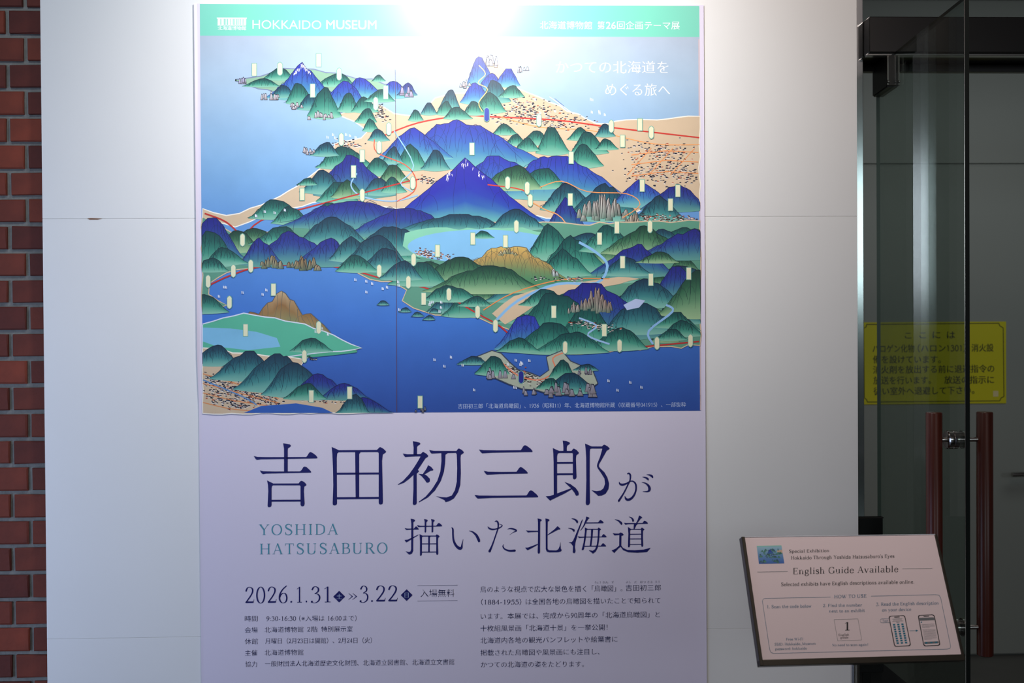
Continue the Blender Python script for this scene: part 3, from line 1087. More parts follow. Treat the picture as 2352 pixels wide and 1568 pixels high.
# middle headland
hill(1105, 130, 196, 34, BLUE, .8, 8)
hill(1126, 168, 210, 34, BLUE, .8, 6)
hill(1165, 158, 196, 30, BLUE, .8, 5)
for a in ((1092, 190, 235, 36, BLUE), (1140, 184, 232, 34, GREEN2), (1175, 196, 222, 30, GREEN), (1125, 212, 256, 38, GREEN), (1090, 232, 262, 28, GREEN), (1032, 206, 250, 26, GREEN2), (1022, 232, 262, 22, GREEN), (985, 236, 262, 20, GREEN2), (1052, 246, 272, 34, GREEN), (955, 252, 276, 18, GREEN)):
    hill(*a, power=.8, ridges=5)
rocks(1130, 150, 12, 7, 13, (214, 210, 222))
rocks(1070, 200, 14, 7, 9)
rocks(1206, 164, 14, 6, 9, (214, 210, 222))
pline([(1100, 150), (1115, 170), (1098, 190), (1120, 205), (1100, 235), (1108, 256)], 2, (236, 204, 120))
plaque(584, 160, 10, 28)
plaque(643, 158, 11, 28, True)
plaque(732, 138, 11, 30)
plaque(779, 170, 10, 26, True)
plaque(718, 208, 10, 30)
plaque(886, 212, 10, 30)
plaque(863, 238, 10, 28, True)

# second range: the wide blue mountains
for a in ((1230, 300, 330, 36, GREEN), (1160, 284, 308, 30, GREEN), (1185, 308, 332, 26, GREEN), (1270, 292, 350, 40, GREEN), (1330, 292, 320, 28, GREEN), (1390, 284, 312, 24, GREEN2), (1355, 302, 350, 44, GREEN), (1395, 318, 342, 26, GREEN), (1345, 330, 380, 42, GREEN), (1210, 316, 345, 30, GREEN)):
    hill(*a, power=.85, ridges=6)
hill(1062, 274, 376, 200, BLUE, .95, 12, .05)
hill(955, 292, 362, 86, BLUE, 1.0, 9)
for a in ((945, 330, 386, 40, GREEN), (1000, 344, 388, 34, GREEN2), (900, 336, 372, 26, GREEN2)):
    hill(*a, power=.9, ridges=6)
hill(1160, 358, 440, 120, BLUE, .85, 8)
hill(1290, 358, 450, 150, BLUE, .75, 12)
for a in ((795, 336, 384, 70, GREEN), (745, 326, 356, 34, GREEN2), (868, 362, 400, 40, GREEN), (905, 378, 418, 40, OLIVE)):
    hill(*a, power=.85, ridges=7)
hill(815, 354, 446, 96, BLUE2, 1.0, 10)
for a in ((740, 390, 440, 50, GREEN2), (775, 418, 462, 50, GREEN), (870, 408, 445, 40, GREEN2), (905, 406, 440, 30, GREEN), (800, 412, 452, 40, OLIVE), (705, 408, 424, 24, GREEN)):
    hill(*a, power=.85, ridges=7)
rocks(712, 352, 14, 7, 9)
pline([(820, 398), (806, 425), (830, 450), (900, 462), (960, 448)], 3, (150, 190, 236))
pline([(470, 490), (520, 510), (560, 548)], 3.4, (190, 46, 44))
pline([(556, 548), (600, 506), (700, 478), (830, 444), (930, 418), (960, 412)], 3.2, (186, 50, 48))
pline([(860, 320), (866, 350), (930, 378), (955, 410), (950, 440), (912, 462)], 2.2, (222, 90, 66))
pline([(905, 300), (950, 380), (920, 420), (948, 440)], 2.4, (150, 196, 236))
for a in ((1240, 386, 430, 60, GREEN), (1175, 380, 432, 70, OLIVE), (1300, 420, 462, 40, GREEN2)):
    hill(*a, power=.75, ridges=9)
for a in ((640, 458, 500, 70, GREEN), (672, 474, 512, 50, GREEN), (760, 465, 480, 34, GREEN)):
    hill(*a, power=.9, ridges=8)
hill(1068, 362, 508, 184, CONE, 1.12, 4, .02, True)
for a in ((1310, 420, 480, 70, GREEN2), (1385, 420, 500, 90, GREEN2), (1475, 412, 470, 70, BLUE), (1550, 422, 480, 80, BLUE2), (1300, 452, 530, 50, BLUE2), (1515, 448, 505, 60, GREEN2)):
    hill(*a, power=.95, ridges=9)
crag(1385, 500, 55, 56, 16, (186, 180, 176))
crag(1460, 520, 22, 40, 7)
village(1480, 500, 1600, 505, 14, 130, 0, (70, 40, 36))
pline([(1240, 430), (1290, 416), (1350, 440), (1440, 445), (1470, 470), (1430, 500)], 2, (232, 150, 90))
pline([(1120, 424), (1200, 436), (1215, 460)], 2.6, (206, 64, 50))
pline([(1215, 460), (1250, 480), (1290, 500), (1330, 560), (1380, 600)], 2.2, (236, 160, 96))
pline([(1340, 540), (1400, 620), (1350, 640), (1290, 640)], 2, (236, 160, 96))

# main middle belt: dark green and violet ranges
land([(466, 500), (540, 540), (700, 522), (900, 508), (1200, 512), (1400, 515), (1607, 508), (1607, 792), (1450, 800), (1310, 812), (1240, 790), (1150, 748), (1100, 728), (1000, 722), (950, 706), (925, 690), (935, 665), (900, 645), (850, 640), (800, 612), (700, 606), (600, 606), (520, 625), (480, 650), (478, 676), (520, 700), (466, 720)], (92, 150, 128), 4, SAND)
fill = []
for q in range(95):
    x, y = rg.uniform(480, 1600), rg.uniform(535, 795)
    if x < 930 and y > 604:
        continue
    if x < 1180 and y > 700 + (x-930)*.2:
        continue
    if abs(x-1108) < 190 and 520 < y < 612:
        continue
    fill.append((x, y))
for x, y in sorted(fill, key=lambda q: q[1]):
    hill(x, y-rg.uniform(22, 46), y, rg.uniform(34, 74), rg.choice((GREEN, GREEN2, OLIVE, GREEN)), power=.85, ridges=6)
pline([(480, 655), (530, 632), (600, 612), (720, 608), (800, 618), (880, 640), (1000, 668), (1100, 722), (1150, 750), (1210, 800), (1300, 806), (1450, 798), (1606, 784)], 3.4, (186, 46, 46))
hill(830, 462, 520, 190, BLUE2, .8, 10)
hill(470, 500, 590, 90, BLUE2, .9, 8)
hill(920, 478, 540, 130, BLUE2, .8, 9)
hill(1040, 492, 530, 130, GREEN2, .7, 9)
hill(1190, 480, 524, 70, GREEN2, .9, 8)
for a in ((765, 498, 560, 90, GREEN2), (900, 520, 580, 110, GREEN2), (640, 520, 560, 70, GREEN)):
    hill(*a, power=.9, ridges=9)
for a in ((680, 530, 600, 100, BLUE2), (600, 545, 606, 50, BLUE2), (745, 545, 606, 70, BLUE2)):
    hill(*a, power=.95, ridges=10)
for a in ((490, 530, 605, 60, GREEN), (520, 568, 604, 50, GREEN), (480, 592, 622, 46, GREEN), (805, 542, 596, 50, GREEN2), (860, 540, 608, 80, GREEN2), (880, 570, 620, 60, GREEN2), (820, 585, 622, 50, GREEN)):
    hill(*a, power=.85, ridges=9)
crag(625, 612, 26, 34, 8, (150, 130, 90))
crag(700, 616, 36, 36, 10, (150, 120, 80))
# caldera lake
land([(930, 535), (980, 524), (1100, 526), (1200, 522), (1262, 536), (1280, 570), (1250, 590), (1100, 604), (960, 590), (925, 565)], (132, 200, 170), 3, None)
lake = [(1108+172*math.cos(a*math.pi/18), 566+39*math.sin(a*math.pi/18)) for a in range(36)]
pic.up()
ppoly(lake, (128, 186, 226))
pic.up()
hill(1110, 530, 546, 26, GREEN, .8, 4)
village(960, 580, 1030, 590, 14, 90, 0, (90, 50, 40))
for a in ((1270, 512, 590, 60, GREEN), (1320, 540, 620, 80, GREEN), (1400, 515, 575, 70, GREEN), (1480, 518, 580, 100, OLIVE), (1570, 526, 590, 110, BLUE2), (1450, 560, 630, 100, BLUE2), (1300, 570, 630, 60, GREEN)):
    hill(*a, power=.95, ridges=10)
for a in ((1440, 590, 630, 60, GREEN2), (1510, 578, 602, 50, OLIVE), (1565, 612, 680, 70, BLUE2), (1490, 640, 700, 90, GREEN2), (1600, 620, 720, 90, OLIVE)):
    hill(*a, power=.9, ridges=9)
hill(1160, 566, 645, 160, YTAN, .9, 12, .07)
crag(1166, 584, 20, 20, 6, (214, 190, 120))
for a in ((1060, 590, 650, 100, OLIVE), (960, 602, 652, 70, GREEN), (1110, 610, 668, 140, OLIVE), (920, 598, 640, 50, GREEN2), (1040, 655, 690, 70, GREEN), (1090, 680, 702, 40, GREEN)):
    hill(*a, power=.8, ridges=9)
crag(1276, 632, 8, 26, 3, (230, 236, 240))
land([(1130, 720), (1180, 680), (1290, 650), (1420, 636), (1470, 640), (1400, 656), (1290, 675), (1230, 700), (1160, 745)], SAND, 2, None)
pline([(1140, 735), (1190, 690), (1280, 652), (1370, 650), (1395, 610), (1370, 580), (1330, 556)], 6, (134, 184, 226))
pline([(1110, 712), (1180, 672), (1290, 642), (1400, 640)], 2.4, (226, 142, 84))
village(1220, 640, 1340, 640, 8, 40)
# right-hand massif
hill(1375, 650, 770, 150, BLUE2, .75, 10)
for a in ((1250, 664, 700, 60, GREEN), (1290, 672, 780, 120, GREEN), (1470, 690, 760, 90, GREEN2), (1350, 700, 790, 80, GREEN), (1420, 752, 800, 70, GREEN), (1205, 722, 800, 70, BLUE), (1260, 740, 806, 90, GREEN), (1310, 762, 808, 90, GREEN), (1545, 716, 750, 50, GREEN), (1570, 735, 770, 50, GREEN), (1540, 755, 780, 40, GREEN), (1190, 775, 806, 50, GREEN)):
    hill(*a, power=.85, ridges=9)
crag(1370, 712, 34, 56, 12, (176, 150, 140))
crag(1318, 716, 14, 26, 6, (200, 180, 176))
ppoly([(1432, 700), (1460, 686), (1482, 690), (1468, 706), (1440, 712)], (176, 190, 226))
pic.up()
village(1310, 740, 1410, 755, 12, 90, -.4, (36, 36, 40))
pline([(1330, 730), (1370, 748), (1350, 770), (1400, 790)], 4, (150, 186, 226))
pline([(1530, 700), (1545, 715), (1490, 760), (1500, 790)], 5, (140, 184, 230))
# south coast and peninsula
land([(1095, 820), (1130, 806), (1150, 812), (1190, 850), (1240, 866), (1262, 850), (1256, 820), (1290, 806), (1310, 830), (1360, 850), (1372, 880), (1330, 905), (1280, 905), (1200, 892), (1140, 868)], (170, 178, 160), 3, (60, 70, 90))
village(1150, 842, 1250, 880, 14, 150, .4, (44, 34, 40))
pline([(1300, 808), (1270, 822), (1275, 850), (1240, 872), (1190, 862), (1150, 830)], 3, (224, 130, 96))
for a in ((1085, 818, 836, 36, GREEN2), (1130, 818, 858, 40, GREEN), (1290, 826, 866, 30, GREEN), (1345, 836, 850, 30, GREEN2), (1310, 856, 900, 60, GREEN2), (1260, 868, 892, 30, GREEN)):
    hill(*a, power=.75, ridges=8)
rocks(1150, 866, 30, 10, 12, (160, 160, 176))
rocks(1310, 906, 56, 20, 17, (150, 148, 160))
rocks(1210, 904, 20, 6, 10, (160, 160, 176))
rocks(1350, 858, 22, 7, 9, (140, 140, 156))
sails(1200, 830, 6, 40, 10)
# left volcano and lagoon
hill(466, 676, 716, 60, GREEN, .8, 7)
hill(640, 668, 805, 180, TAN, 1.1, 10, .08)
land([(466, 745), (560, 720), (700, 745), (830, 799), (760, 806), (660, 818), (560, 818), (466, 800)], (86, 178, 148), 2, (214, 220, 236))
ppoly([(466, 752), (530, 754), (590, 762), (636, 776), (644, 796), (570, 804), (500, 796), (466, 784)], (124, 186, 220))
pic.up()
hill(715, 776, 806, 50, GREEN, .8, 7)
village(700, 818, 726, 826, 5, 14)
land([(466, 800), (560, 812), (660, 820), (700, 826), (682, 850), (720, 884), (800, 910), (870, 948), (466, 948)], SAND, 3)
village(470, 872, 640, 930, 22, 330, .8)
village(480, 910, 570, 935, 24, 160, .8)
village(690, 910, 780, 920, 14, 90)
for k in range(4):
    pline([(466, 858+22*k), (540, 880+20*k), (640, 915+10*k)], 2, (222, 140, 84))
pline([(466, 872), (560, 912), (590, 930)], 3, (96, 140, 190))
for a in ((490, 792, 836, 60, GREEN2), (560, 806, 868, 80, GREEN2), (625, 812, 892, 90, GREEN2), (680, 832, 905, 80, GREEN2), (735, 858, 912, 70, BLUE2), (790, 880, 915, 60, BLUE2), (845, 912, 950, 60, BLUE2), (700, 880, 915, 50, GREEN), (810, 905, 950, 40, GREEN2)):
    hill(*a, power=.85, ridges=9)
ppoly([(560, 948), (600, 932), (680, 926), (740, 936), (765, 948)], (52, 96, 178))
pic.up()
# islets, sails and plaques
for x, y in ((930, 706), (960, 716), (1000, 708), (880, 690), (985, 724)):
    hill(x, y, y+10, 15, GREEN2, .8, 2)
for cx_, cy_, n_ in ((560, 668, 6), (860, 660, 8), (960, 712, 7), (1050, 830, 4), (780, 770, 3), (1130, 900, 3), (1420, 890, 4), (620, 490, 5)):
    sails(cx_, cy_, n_, 60, 16)
rocks(965, 944, 14, 5, 6, (110, 116, 130))
for x, y, r_ in ((893, 296, 1), (871, 338, 1), (784, 320, 1), (832, 358, 0), (1084, 342, 0), (948, 420, 1), (812, 394, 0), (832, 448, 1), (694, 446, 0), (1166, 420, 1), (1211, 432, 1), (1218, 460, 1), (1310, 458, 0), (1475, 426, 0), (1557, 438, 0), (1540, 470, 0), (1430, 324, 0), (1404, 290, 1), (1470, 286, 0), (1496, 304, 1), (1238, 276, 1), (1312, 362, 0), (1186, 520, 1), (1086, 548, 0), (1161, 554, 0), (1005, 576, 0), (557, 551, 1), (576, 611, 1), (536, 622, 1), (871, 622, 1), (938, 648, 1), (950, 596, 1), (1031, 676, 1), (973, 686, 0), (1097, 716, 1), (1138, 748, 1), (527, 694, 1), (628, 665, 0), (564, 758, 0), (732, 752, 1), (699, 818, 1), (715, 910, 0), (803, 902, 0), (965, 923, 0), (1298, 798, 1), (1423, 794, 1), (1509, 788, 1), (1586, 782, 1), (1272, 716, 0), (1388, 758, 0), (1377, 548, 0), (1430, 602, 0), (1495, 642, 0), (1582, 628, 0), (1417, 522, 0), (1493, 520, 1), (478, 646, 1)):
    plaque(x, y, 10, 27, bool(r_))
plaque(1118, 263, 11, 30, True, (52, 66, 160))
plaque(1197, 866, 11, 27, True, (40, 48, 140))
pic.up(2)
# thin fold line of the print and its pale right margin
pic.stroke([(908, 160, .7), (910.5, 500, 1.0), (911.5, 945, 1.2)], L3((92, 60, 70)))
pic.build('landscape_picture', M_PICT, poster, 'printed panorama of blue and green mountains around a blue sea')
print('LAYERS', pic.lay)
PD = .00046                         # depth of what is printed over the picture


def Z(scale, ox, oy):
    return lambda x, y, lay=0.0: (x/scale+ox, y/scale+oy)


def zmb(depth, scale, ox, oy):
    f = pm(depth)
    return MB(lambda x, y, lay=0.0: f(x/scale+ox, y/scale+oy, lay))


# header lettering
t = zmb(.0006, 3.92, 440, 0)
jtext(t, 'HOKKAIDO', 548, 1168, 258, 262, cap=79, ky=.006, kx=.004, res=4)
jtext(t, 'MUSEUM', 1212, 1665, 260, 262, cap=79, ky=-.006, kx=-.008, res=4)
t.build('header_lettering', M_WHITEINK, poster, 'white HOKKAIDO MUSEUM lettering')
t = zmb(.0006, 3.92, 440, 0)
jtext(t, '北海道博物館', 235, 492, 253, 254, em=40, ky=-.006, kx=-.006)
t.build('header_lettering', M_WHITEINK, poster)
t = zmb(.0006, 3.92, 440, 0)
t.poly([(227, 158), (498, 159), (498, 168), (490, 170), (236, 169), (227, 167)])
t.poly([(234, 223), (491, 224), (491, 231), (234, 230)])
for x0, x1 in ((235, 259), (268, 290), (299, 306), (312, 320), (328, 350), (356, 372), (379, 387), (393, 404), (411, 417), (423, 435), (442, 460), (466, 491)):
    t.poly([(x0, 169), (x1, 169), (x1, 226), (x0, 226)])
t.build('museum_emblem', M_WHITEINK, poster, 'white emblem of a colonnaded building')
t = zmb(.0006, 5.6, 1240, 0)
jtext(t, '北海道博物館', 0, 672, 322, 326, em=112, ky=.0, kx=-.004)
jtext(t, '第', 742, 832, 325, em=112, ky=-.004, kx=-.008)
jtext(t, '26', 850, 978, 370, 370, cap=90, ky=-.01, kx=-.014)
jtext(t, '回企画テーマ展', 992, 1800, 325, 328, em=112, ky=.0, kx=-.004)
t.build('header_lettering', M_WHITEINK, poster)
t = zmb(PD, 5.6, 1240, 0)
jtext(t, 'かつての北海道を', 205, 1655, 862, 866, em=178, res=4, ky=.015, kx=.002)
t.build('slogan_lettering', M_WHITEINK, poster)
t = zmb(PD, 5.6, 1240, 0)
jtext(t, 'めぐる旅へ', 842, 1675, 1152, 1156, em=178, res=4, ky=.015, kx=.002)
t.build('slogan_lettering', M_WHITEINK, poster)
t = zmb(PD, 3.267, 1020, 480)
mixed(t, '吉田初三郎「北海道鳥瞰図」、1936（昭和11）年、北海道博物館所蔵（収蔵番号041915）、一部抜粋', 105, 1815, 1479, 1466, 41, .014, .002, 9, 5)
t.build('caption_lettering', M_PALEINK, poster)

# big title, stroke by stroke
A = zmb(.0006, 4.2, 540, 980)
B = zmb(.0006, 4.9, 1080, 980)
D6 = [
 [[(463,158),(500,163),(530,170),(540,183),(525,197),(510,205),(508,230),(508,435),(472,435),(472,210)],
  [(180,281),(215,289),(300,291),(470,291),(685,290),(695,280),(715,248),(727,243),(745,249),(780,275),(795,295),(792,303),(780,304),(250,313),(212,319),(198,309)],
  [(238,420),(270,428),(380,430),(628,429),(640,416),(658,388),(672,382),(692,390),(722,418),(736,436),(728,441),(300,450),(268,456),(254,444)],
  [(308,516),(368,546),(368,563),(357,569),(352,590),(352,755),(345,770),(330,775),(316,771),(313,760),(320,620),(317,560)],
  [(366,546),(614,545),(614,563),(366,563)],
  [(612,545),(630,523),(642,520),(665,530),(686,552),(688,562),(668,576),(664,620),(671,740),(666,760),(650,766),(636,762),(631,748),(631,572),(625,563),(612,563)],
  [(350,703),(633,702),(633,720),(350,721)]],
 [[(931,193),(1000,224),(1000,243),(985,256),(981,300),(983,740),(975,753),(958,758),(943,750),(941,735),(947,560),(944,400),(938,260)],
  [(998,225),(1372,222),(1372,242),(998,244)],
  [(1368,222),(1392,197),(1402,195),(1430,210),(1456,235),(1455,245),(1425,266),(1418,330),(1426,720),(1422,742),(1405,749),(1390,744),(1385,730),(1385,255),(1380,243),(1368,242)],
  [(1158,238),(1214,238),(1205,252),(1197,262),(1197,684),(1163,684)],
  [(979,442),(1388,440),(1388,458),(979,461)], [(979,678),(1388,675),(1388,694),(979,698)]],
 [[(1714,138),(1750,143),(1780,152),(1788,162),(1780,172),(1762,182),(1755,195),(1755,268),(1720,268),(1722,200)],
  [(1617,257),(1660,264),(1720,264),(1790,262),(1806,245),(1816,242),(1845,258),(1864,278),(1860,288),(1838,300),(1762,415),(1776,427),(1752,450),(1752,735),(1745,748),(1730,754),(1718,750),(1713,738),(1720,600),(1720,462),(1680,500),(1630,538),(1575,558),(1569,555),(1620,520),(1680,455),(1730,385),(1770,320),(1790,283),(1720,285),(1642,290),(1630,278)],
  [(1862,369),(1890,385),(1912,410),(1908,420),(1885,423),(1826,458),(1850,470),(1878,500),(1878,525),(1862,538),(1845,535),(1830,510),(1800,475),(1769,452),(1810,455),(1845,405)],
  [(1872,223),(1915,231),(2135,232),(2152,210),(2162,209),(2188,222),(2206,242),(2204,252),(2178,270),(2175,300),(2178,450),(2172,560),(2150,630),(2110,690),(2060,718),(2030,724),(2020,705),(1938,667),(1990,677),(2040,680),(2090,662),(2120,610),(2138,530),(2142,400),(2138,262),(2130,250),(2050,252),(2030,268),(2026,350),(2015,430),(1985,520),(1930,610),(1860,680),(1775,727),(1771,722),(1840,670),(1900,600),(1950,520),(1980,430),(1990,330),(1989,252),(1896,257),(1884,245)]],
]
D7 = [
 [[(99,255),(150,262),(300,264),(568,262),(578,250),(598,216),(615,206),(632,210),(680,245),(702,272),(698,283),(640,283),(250,290),(135,297),(118,283)],
  [(152,494),(200,504),(330,506),(520,505),(532,490),(550,462),(566,451),(585,457),(630,493),(648,516),(645,524),(600,525),(330,530),(190,539),(170,522)],
  [(49,764),(100,772),(300,774),(632,771),(645,755),(665,722),(682,713),(700,719),(745,757),(766,782),(762,791),(700,793),(250,798),(85,806),(66,790)]],
 [[(1040,155),(1080,159),(1115,172),(1124,184),(1112,197),(1092,210),(1087,235),(1087,272),(1049,272),(1048,230),(1046,195)],
  [(929,238),(1000,270),(1000,293),(985,300),(978,330),(978,748),(1135,690),(1060,618),(1130,645),(1185,685),(1215,725),(1222,750),(1218,768),(1200,775),(1188,770),(1170,735),(1143,701),(1060,750),(915,820),(900,830),(885,815),(850,780),(900,777),(940,762),(938,400),(935,300)],
  [(998,270),(1142,270),(1142,293),(998,293)],
  [(1140,270),(1158,247),(1168,244),(1198,260),(1222,288),(1220,300),(1195,318),(1190,360),(1197,565),(1190,582),(1172,590),(1158,583),(1155,570),(1155,305),(1150,293),(1140,293)],
  [(976,395),(1157,394),(1157,414),(976,415)], [(976,522),(1157,521),(1157,541),(976,543)],
  [(1292,187),(1365,219),(1365,242),(1350,250),(1346,280),(1345,600),(1348,850),(1340,872),(1320,881),(1303,873),(1300,855),(1307,600),(1305,350),(1298,240)],
  [(1363,220),(1485,220),(1485,243),(1363,243)],
  [(1483,220),(1500,203),(1512,200),(1545,218),(1569,240),(1565,250),(1536,268),(1490,350),(1450,420),(1448,445),(1460,462),(1510,510),(1545,570),(1563,640),(1555,700),(1525,750),(1480,772),(1440,776),(1425,760),(1365,712),(1420,722),(1470,715),(1500,690),(1517,640),(1510,580),(1480,530),(1435,465),(1426,440),(1430,415),(1460,340),(1487,245),(1480,243)]],
]
for polys in D6:
    A = zmb(.0006, 4.2, 540, 980)
    for p in polys:
        A.poly(p)
    A.build('title_character', M_NAVY, poster)
for polys in D7:
    B = zmb(.0006, 4.9, 1080, 980)
    for p in polys:
        B.poly(p)
    B.build('title_character', M_NAVY, poster)


def brush(mb, *pts):
    path = catmull(list(pts), 6)
    mb.stroke(path)
    for (x, y, wd) in (path[0], path[-1]):
        if wd > 9:
            mb.poly([(x+wd/2*math.cos(a*math.pi/6), y+wd/2*math.sin(a*math.pi/6)) for a in range(12)])


B = zmb(.0006, 4.9, 1080, 980)
brush(B, (1676,618,5), (1684,640,18), (1715,650,24), (1760,636,17), (1800,612,11), (1835,613,14), (1862,645,20), (1866,700,19), (1850,755,20), (1818,800,24), (1780,819,27), (1752,808,22), (1740,778,5))
brush(B, (1765,530,5), (1785,522,16), (1802,545,20), (1798,600,15), (1775,650,15), (1730,740,16), (1672,832,22))
brush(B, (1930,622,3), (1975,635,14), (2008,665,26), (2018,700,30), (2000,725,18), (1940,728,4))
brush(B, (1938,563,3), (1970,569,14), (1995,582,22), (2003,594,15))
brush(B, (1984,537,3), (2020,541,15), (2045,555,24), (2053,567,15))
B.build('title_character', M_NAVY, poster)

A = zmb(.0006, 4.2, 540, 980)
for p in ([(1693,885),(1720,889),(1736,898),(1734,908),(1720,918),(1718,1195),(1705,1222),(1685,1230),(1675,1228),(1643,1198),(1672,1206),(1690,1203),(1698,1180),(1700,930)],
          [(1635,975),(1660,980),(1725,980),(1742,960),(1750,960),(1774,985),(1770,990),(1700,990),(1655,994),(1645,988)],
          [(1633,1090),(1665,1087),(1768,1038),(1770,1042),(1670,1103),(1652,1113)],
          [(1755,947),(1790,954),(1940,953),(1958,928),(1968,926),(1990,942),(1998,955),(1992,959),(1790,964),(1770,966),(1760,958)],
          [(1823,888),(1845,892),(1858,900),(1856,908),(1845,918),(1843,1010),(1835,1020),(1828,1012),(1828,910)],
          [(1890,888),(1912,892),(1925,900),(1923,908),(1912,918),(1911,1010),(1902,1018),(1895,1012),(1895,910)],
          [(1779,1034),(1810,1050),(1810,1056),(1803,1064),(1802,1230),(1795,1243),(1783,1240),(1783,1100)],
          [(1808,1048),(1937,1048),(1937,1056),(1808,1057)],
          [(1935,1048),(1942,1037),(1955,1040),(1974,1056),(1960,1068),(1957,1100),(1960,1220),(1955,1233),(1943,1232),(1940,1220),(1940,1057),(1935,1057)],
          [(1863,1054),(1888,1054),(1879,1066),(1877,1210),(1863,1210)], [(1800,1124),(1942,1123),(1942,1131),(1800,1132)], [(1800,1203),(1942,1202),(1942,1211),(1800,1212)]):
    A.poly(p)
A.build('title_character', M_NAVY, poster)
A = zmb(.0006, 4.2, 540, 980)
brush(A, (2086,970,3), (2100,985,16), (2102,1040,17), (2108,1095,19), (2130,1142,23), (2162,1170,27), (2183,1165,22), (2190,1130,12), (2200,1082,2))
brush(A, (2256,1002,3), (2290,1012,12), (2325,1042,22), (2346,1080,26), (2353,1100,22))
A.build('title_character', M_NAVY, poster)
B = zmb(.0006, 4.9, 1080, 980)
brush(B, (275,1064,5), (298,1060,16), (314,1085,19), (312,1140,15), (290,1210,14), (248,1330,17), (218,1398,27))
brush(B, (197,1120,4), (213,1140,16), (245,1152,18), (290,1148,14), (335,1132,12), (360,1110,9), (345,1098,5), (325,1092,3))
brush(B, (418,1150,4), (450,1143,12), (490,1150,18), (520,1168,15), (480,1188,5), (442,1216,2))
brush(B, (375,1320,3), (368,1345,13), (390,1375,15), (440,1393,20), (500,1391,25))
B.build('title_character', M_NAVY, poster)
for polys in (
 [[(758,1030),(790,1036),(806,1046),(802,1056),(788,1064),(786,1410),(778,1424),(765,1424),(759,1412),(763,1200),(762,1070)],
  [(626,1162),(650,1167),(765,1168),(765,1180),(680,1184),(648,1187)], [(617,1358),(650,1357),(765,1314),(765,1322),(690,1365),(645,1387)],
  [(846,1030),(878,1036),(892,1046),(888,1056),(873,1065),(871,1212),(950,1150),(983,1116),(1016,1146),(1012,1154),(990,1155),(871,1218),(871,1370),(885,1388),(970,1390),(992,1375),(1008,1340),(1016,1290),(1020,1370),(1030,1384),(1022,1400),(990,1410),(890,1411),(862,1402),(850,1375),(849,1080)]],
 [[(1268,1034),(1262,1060),(1215,1190),(1185,1300),(1178,1350),(1186,1395),(1180,1415),(1168,1420),(1154,1412),(1156,1340),(1135,1310),(1105,1298),(1140,1297),(1158,1280),(1200,1180),(1250,1060)],
  [(1305,1008),(1330,1016),(1345,1026),(1328,1036),(1305,1075),(1440,1074),(1458,1050),(1468,1047),(1490,1060),(1502,1076),(1495,1083),(1300,1086),(1280,1120),(1243,1167),(1240,1163),(1270,1115),(1300,1040)],
  [(1290,1131),(1322,1146),(1322,1156),(1312,1160),(1300,1260),(1280,1375),(1268,1387),(1254,1383),(1275,1300),(1290,1180)],
  [(1320,1146),(1436,1146),(1436,1156),(1320,1156)],
  [(1433,1146),(1445,1132),(1474,1151),(1458,1166),(1450,1280),(1435,1360),(1410,1405),(1380,1425),(1333,1386),(1380,1393),(1405,1375),(1425,1320),(1435,1240),(1437,1157)],
  [(1360,1153),(1384,1153),(1378,1230),(1363,1340),(1345,1338),(1357,1240)],
  [(1207,1230),(1240,1235),(1478,1233),(1495,1208),(1505,1206),(1537,1236),(1530,1241),(1300,1243),(1225,1250)],
  [(1285,1337),(1470,1335),(1490,1310),(1500,1309),(1532,1340),(1525,1345),(1285,1347)], ((1140,1030,3),(1175,1040,15),(1200,1060,23),(1204,1074,18)), ((1103,1138,3),(1140,1146,13),(1163,1160,22),(1167,1172,16))],
 [[(1603,1196),(1640,1200),(1675,1200),(1690,1187),(1712,1195),(1727,1210),(1722,1220),(1702,1225),(1700,1335),(1720,1362),(1770,1385),(1850,1388),(1950,1380),(2032,1360),(1988,1408),(1880,1415),(1780,1410),(1720,1385),(1692,1348),(1665,1370),(1620,1418),(1592,1390),(1640,1368),(1677,1335),(1678,1215),(1625,1221)],
  [(1900,996),(1925,1008),(1938,1022),(1920,1030),(1880,1082),(1866,1082),(1885,1045)],
  [(1730,1078),(1760,1081),(1940,1080),(1955,1058),(1966,1055),(1990,1070),(2001,1085),(1995,1090),(1780,1094),(1745,1100)],
  [(1842,1092),(1884,1092),(1870,1105),(1850,1148),(1838,1148)],
  [(1774,1125),(1808,1147),(1808,1156),(1800,1165),(1798,1340),(1790,1353),(1778,1353),(1775,1340),(1780,1200)], [(1806,1147),(1920,1147),(1920,1156),(1806,1156)],
  [(1918,1147),(1932,1132),(1963,1152),(1945,1168),(1943,1240),(1947,1335),(1940,1348),(1927,1345),(1925,1330),(1923,1156)],
  [(1796,1203),(1926,1202),(1926,1210),(1796,1211)], [(1796,1256),(1926,1255),(1926,1264),(1796,1265)], [(1796,1318),(1926,1317),(1926,1325),(1796,1326)],
  ((1627,1040,3),(1670,1056,16),(1697,1080,24),(1702,1092,18)), ((1787,1010,3),(1818,1026,15),(1832,1048,22),(1832,1060,16))]):
    B = zmb(.0006, 4.9, 1080, 980)
    for p in polys:
        if isinstance(p, tuple):
            brush(B, *p)
        else:
            B.poly(p)
    B.build('title_character', M_NAVY, poster)

t = zmb(.0006, 4.2, 540, 980)
stext(t, 'YOSHIDA', 238, 985, 1042, 1036, 100, 8.5, 2.6, 9)
t.build('name_lettering', M_TEAL, poster, 'teal serif lettering')
t = zmb(.0006, 4.2, 540, 980)
stext(t, 'HATSUSABURO', 242, 1466, 1228, 1218, 101, 8.5, 2.6, 9)
t.build('name_lettering', M_TEAL, poster, 'teal serif lettering')

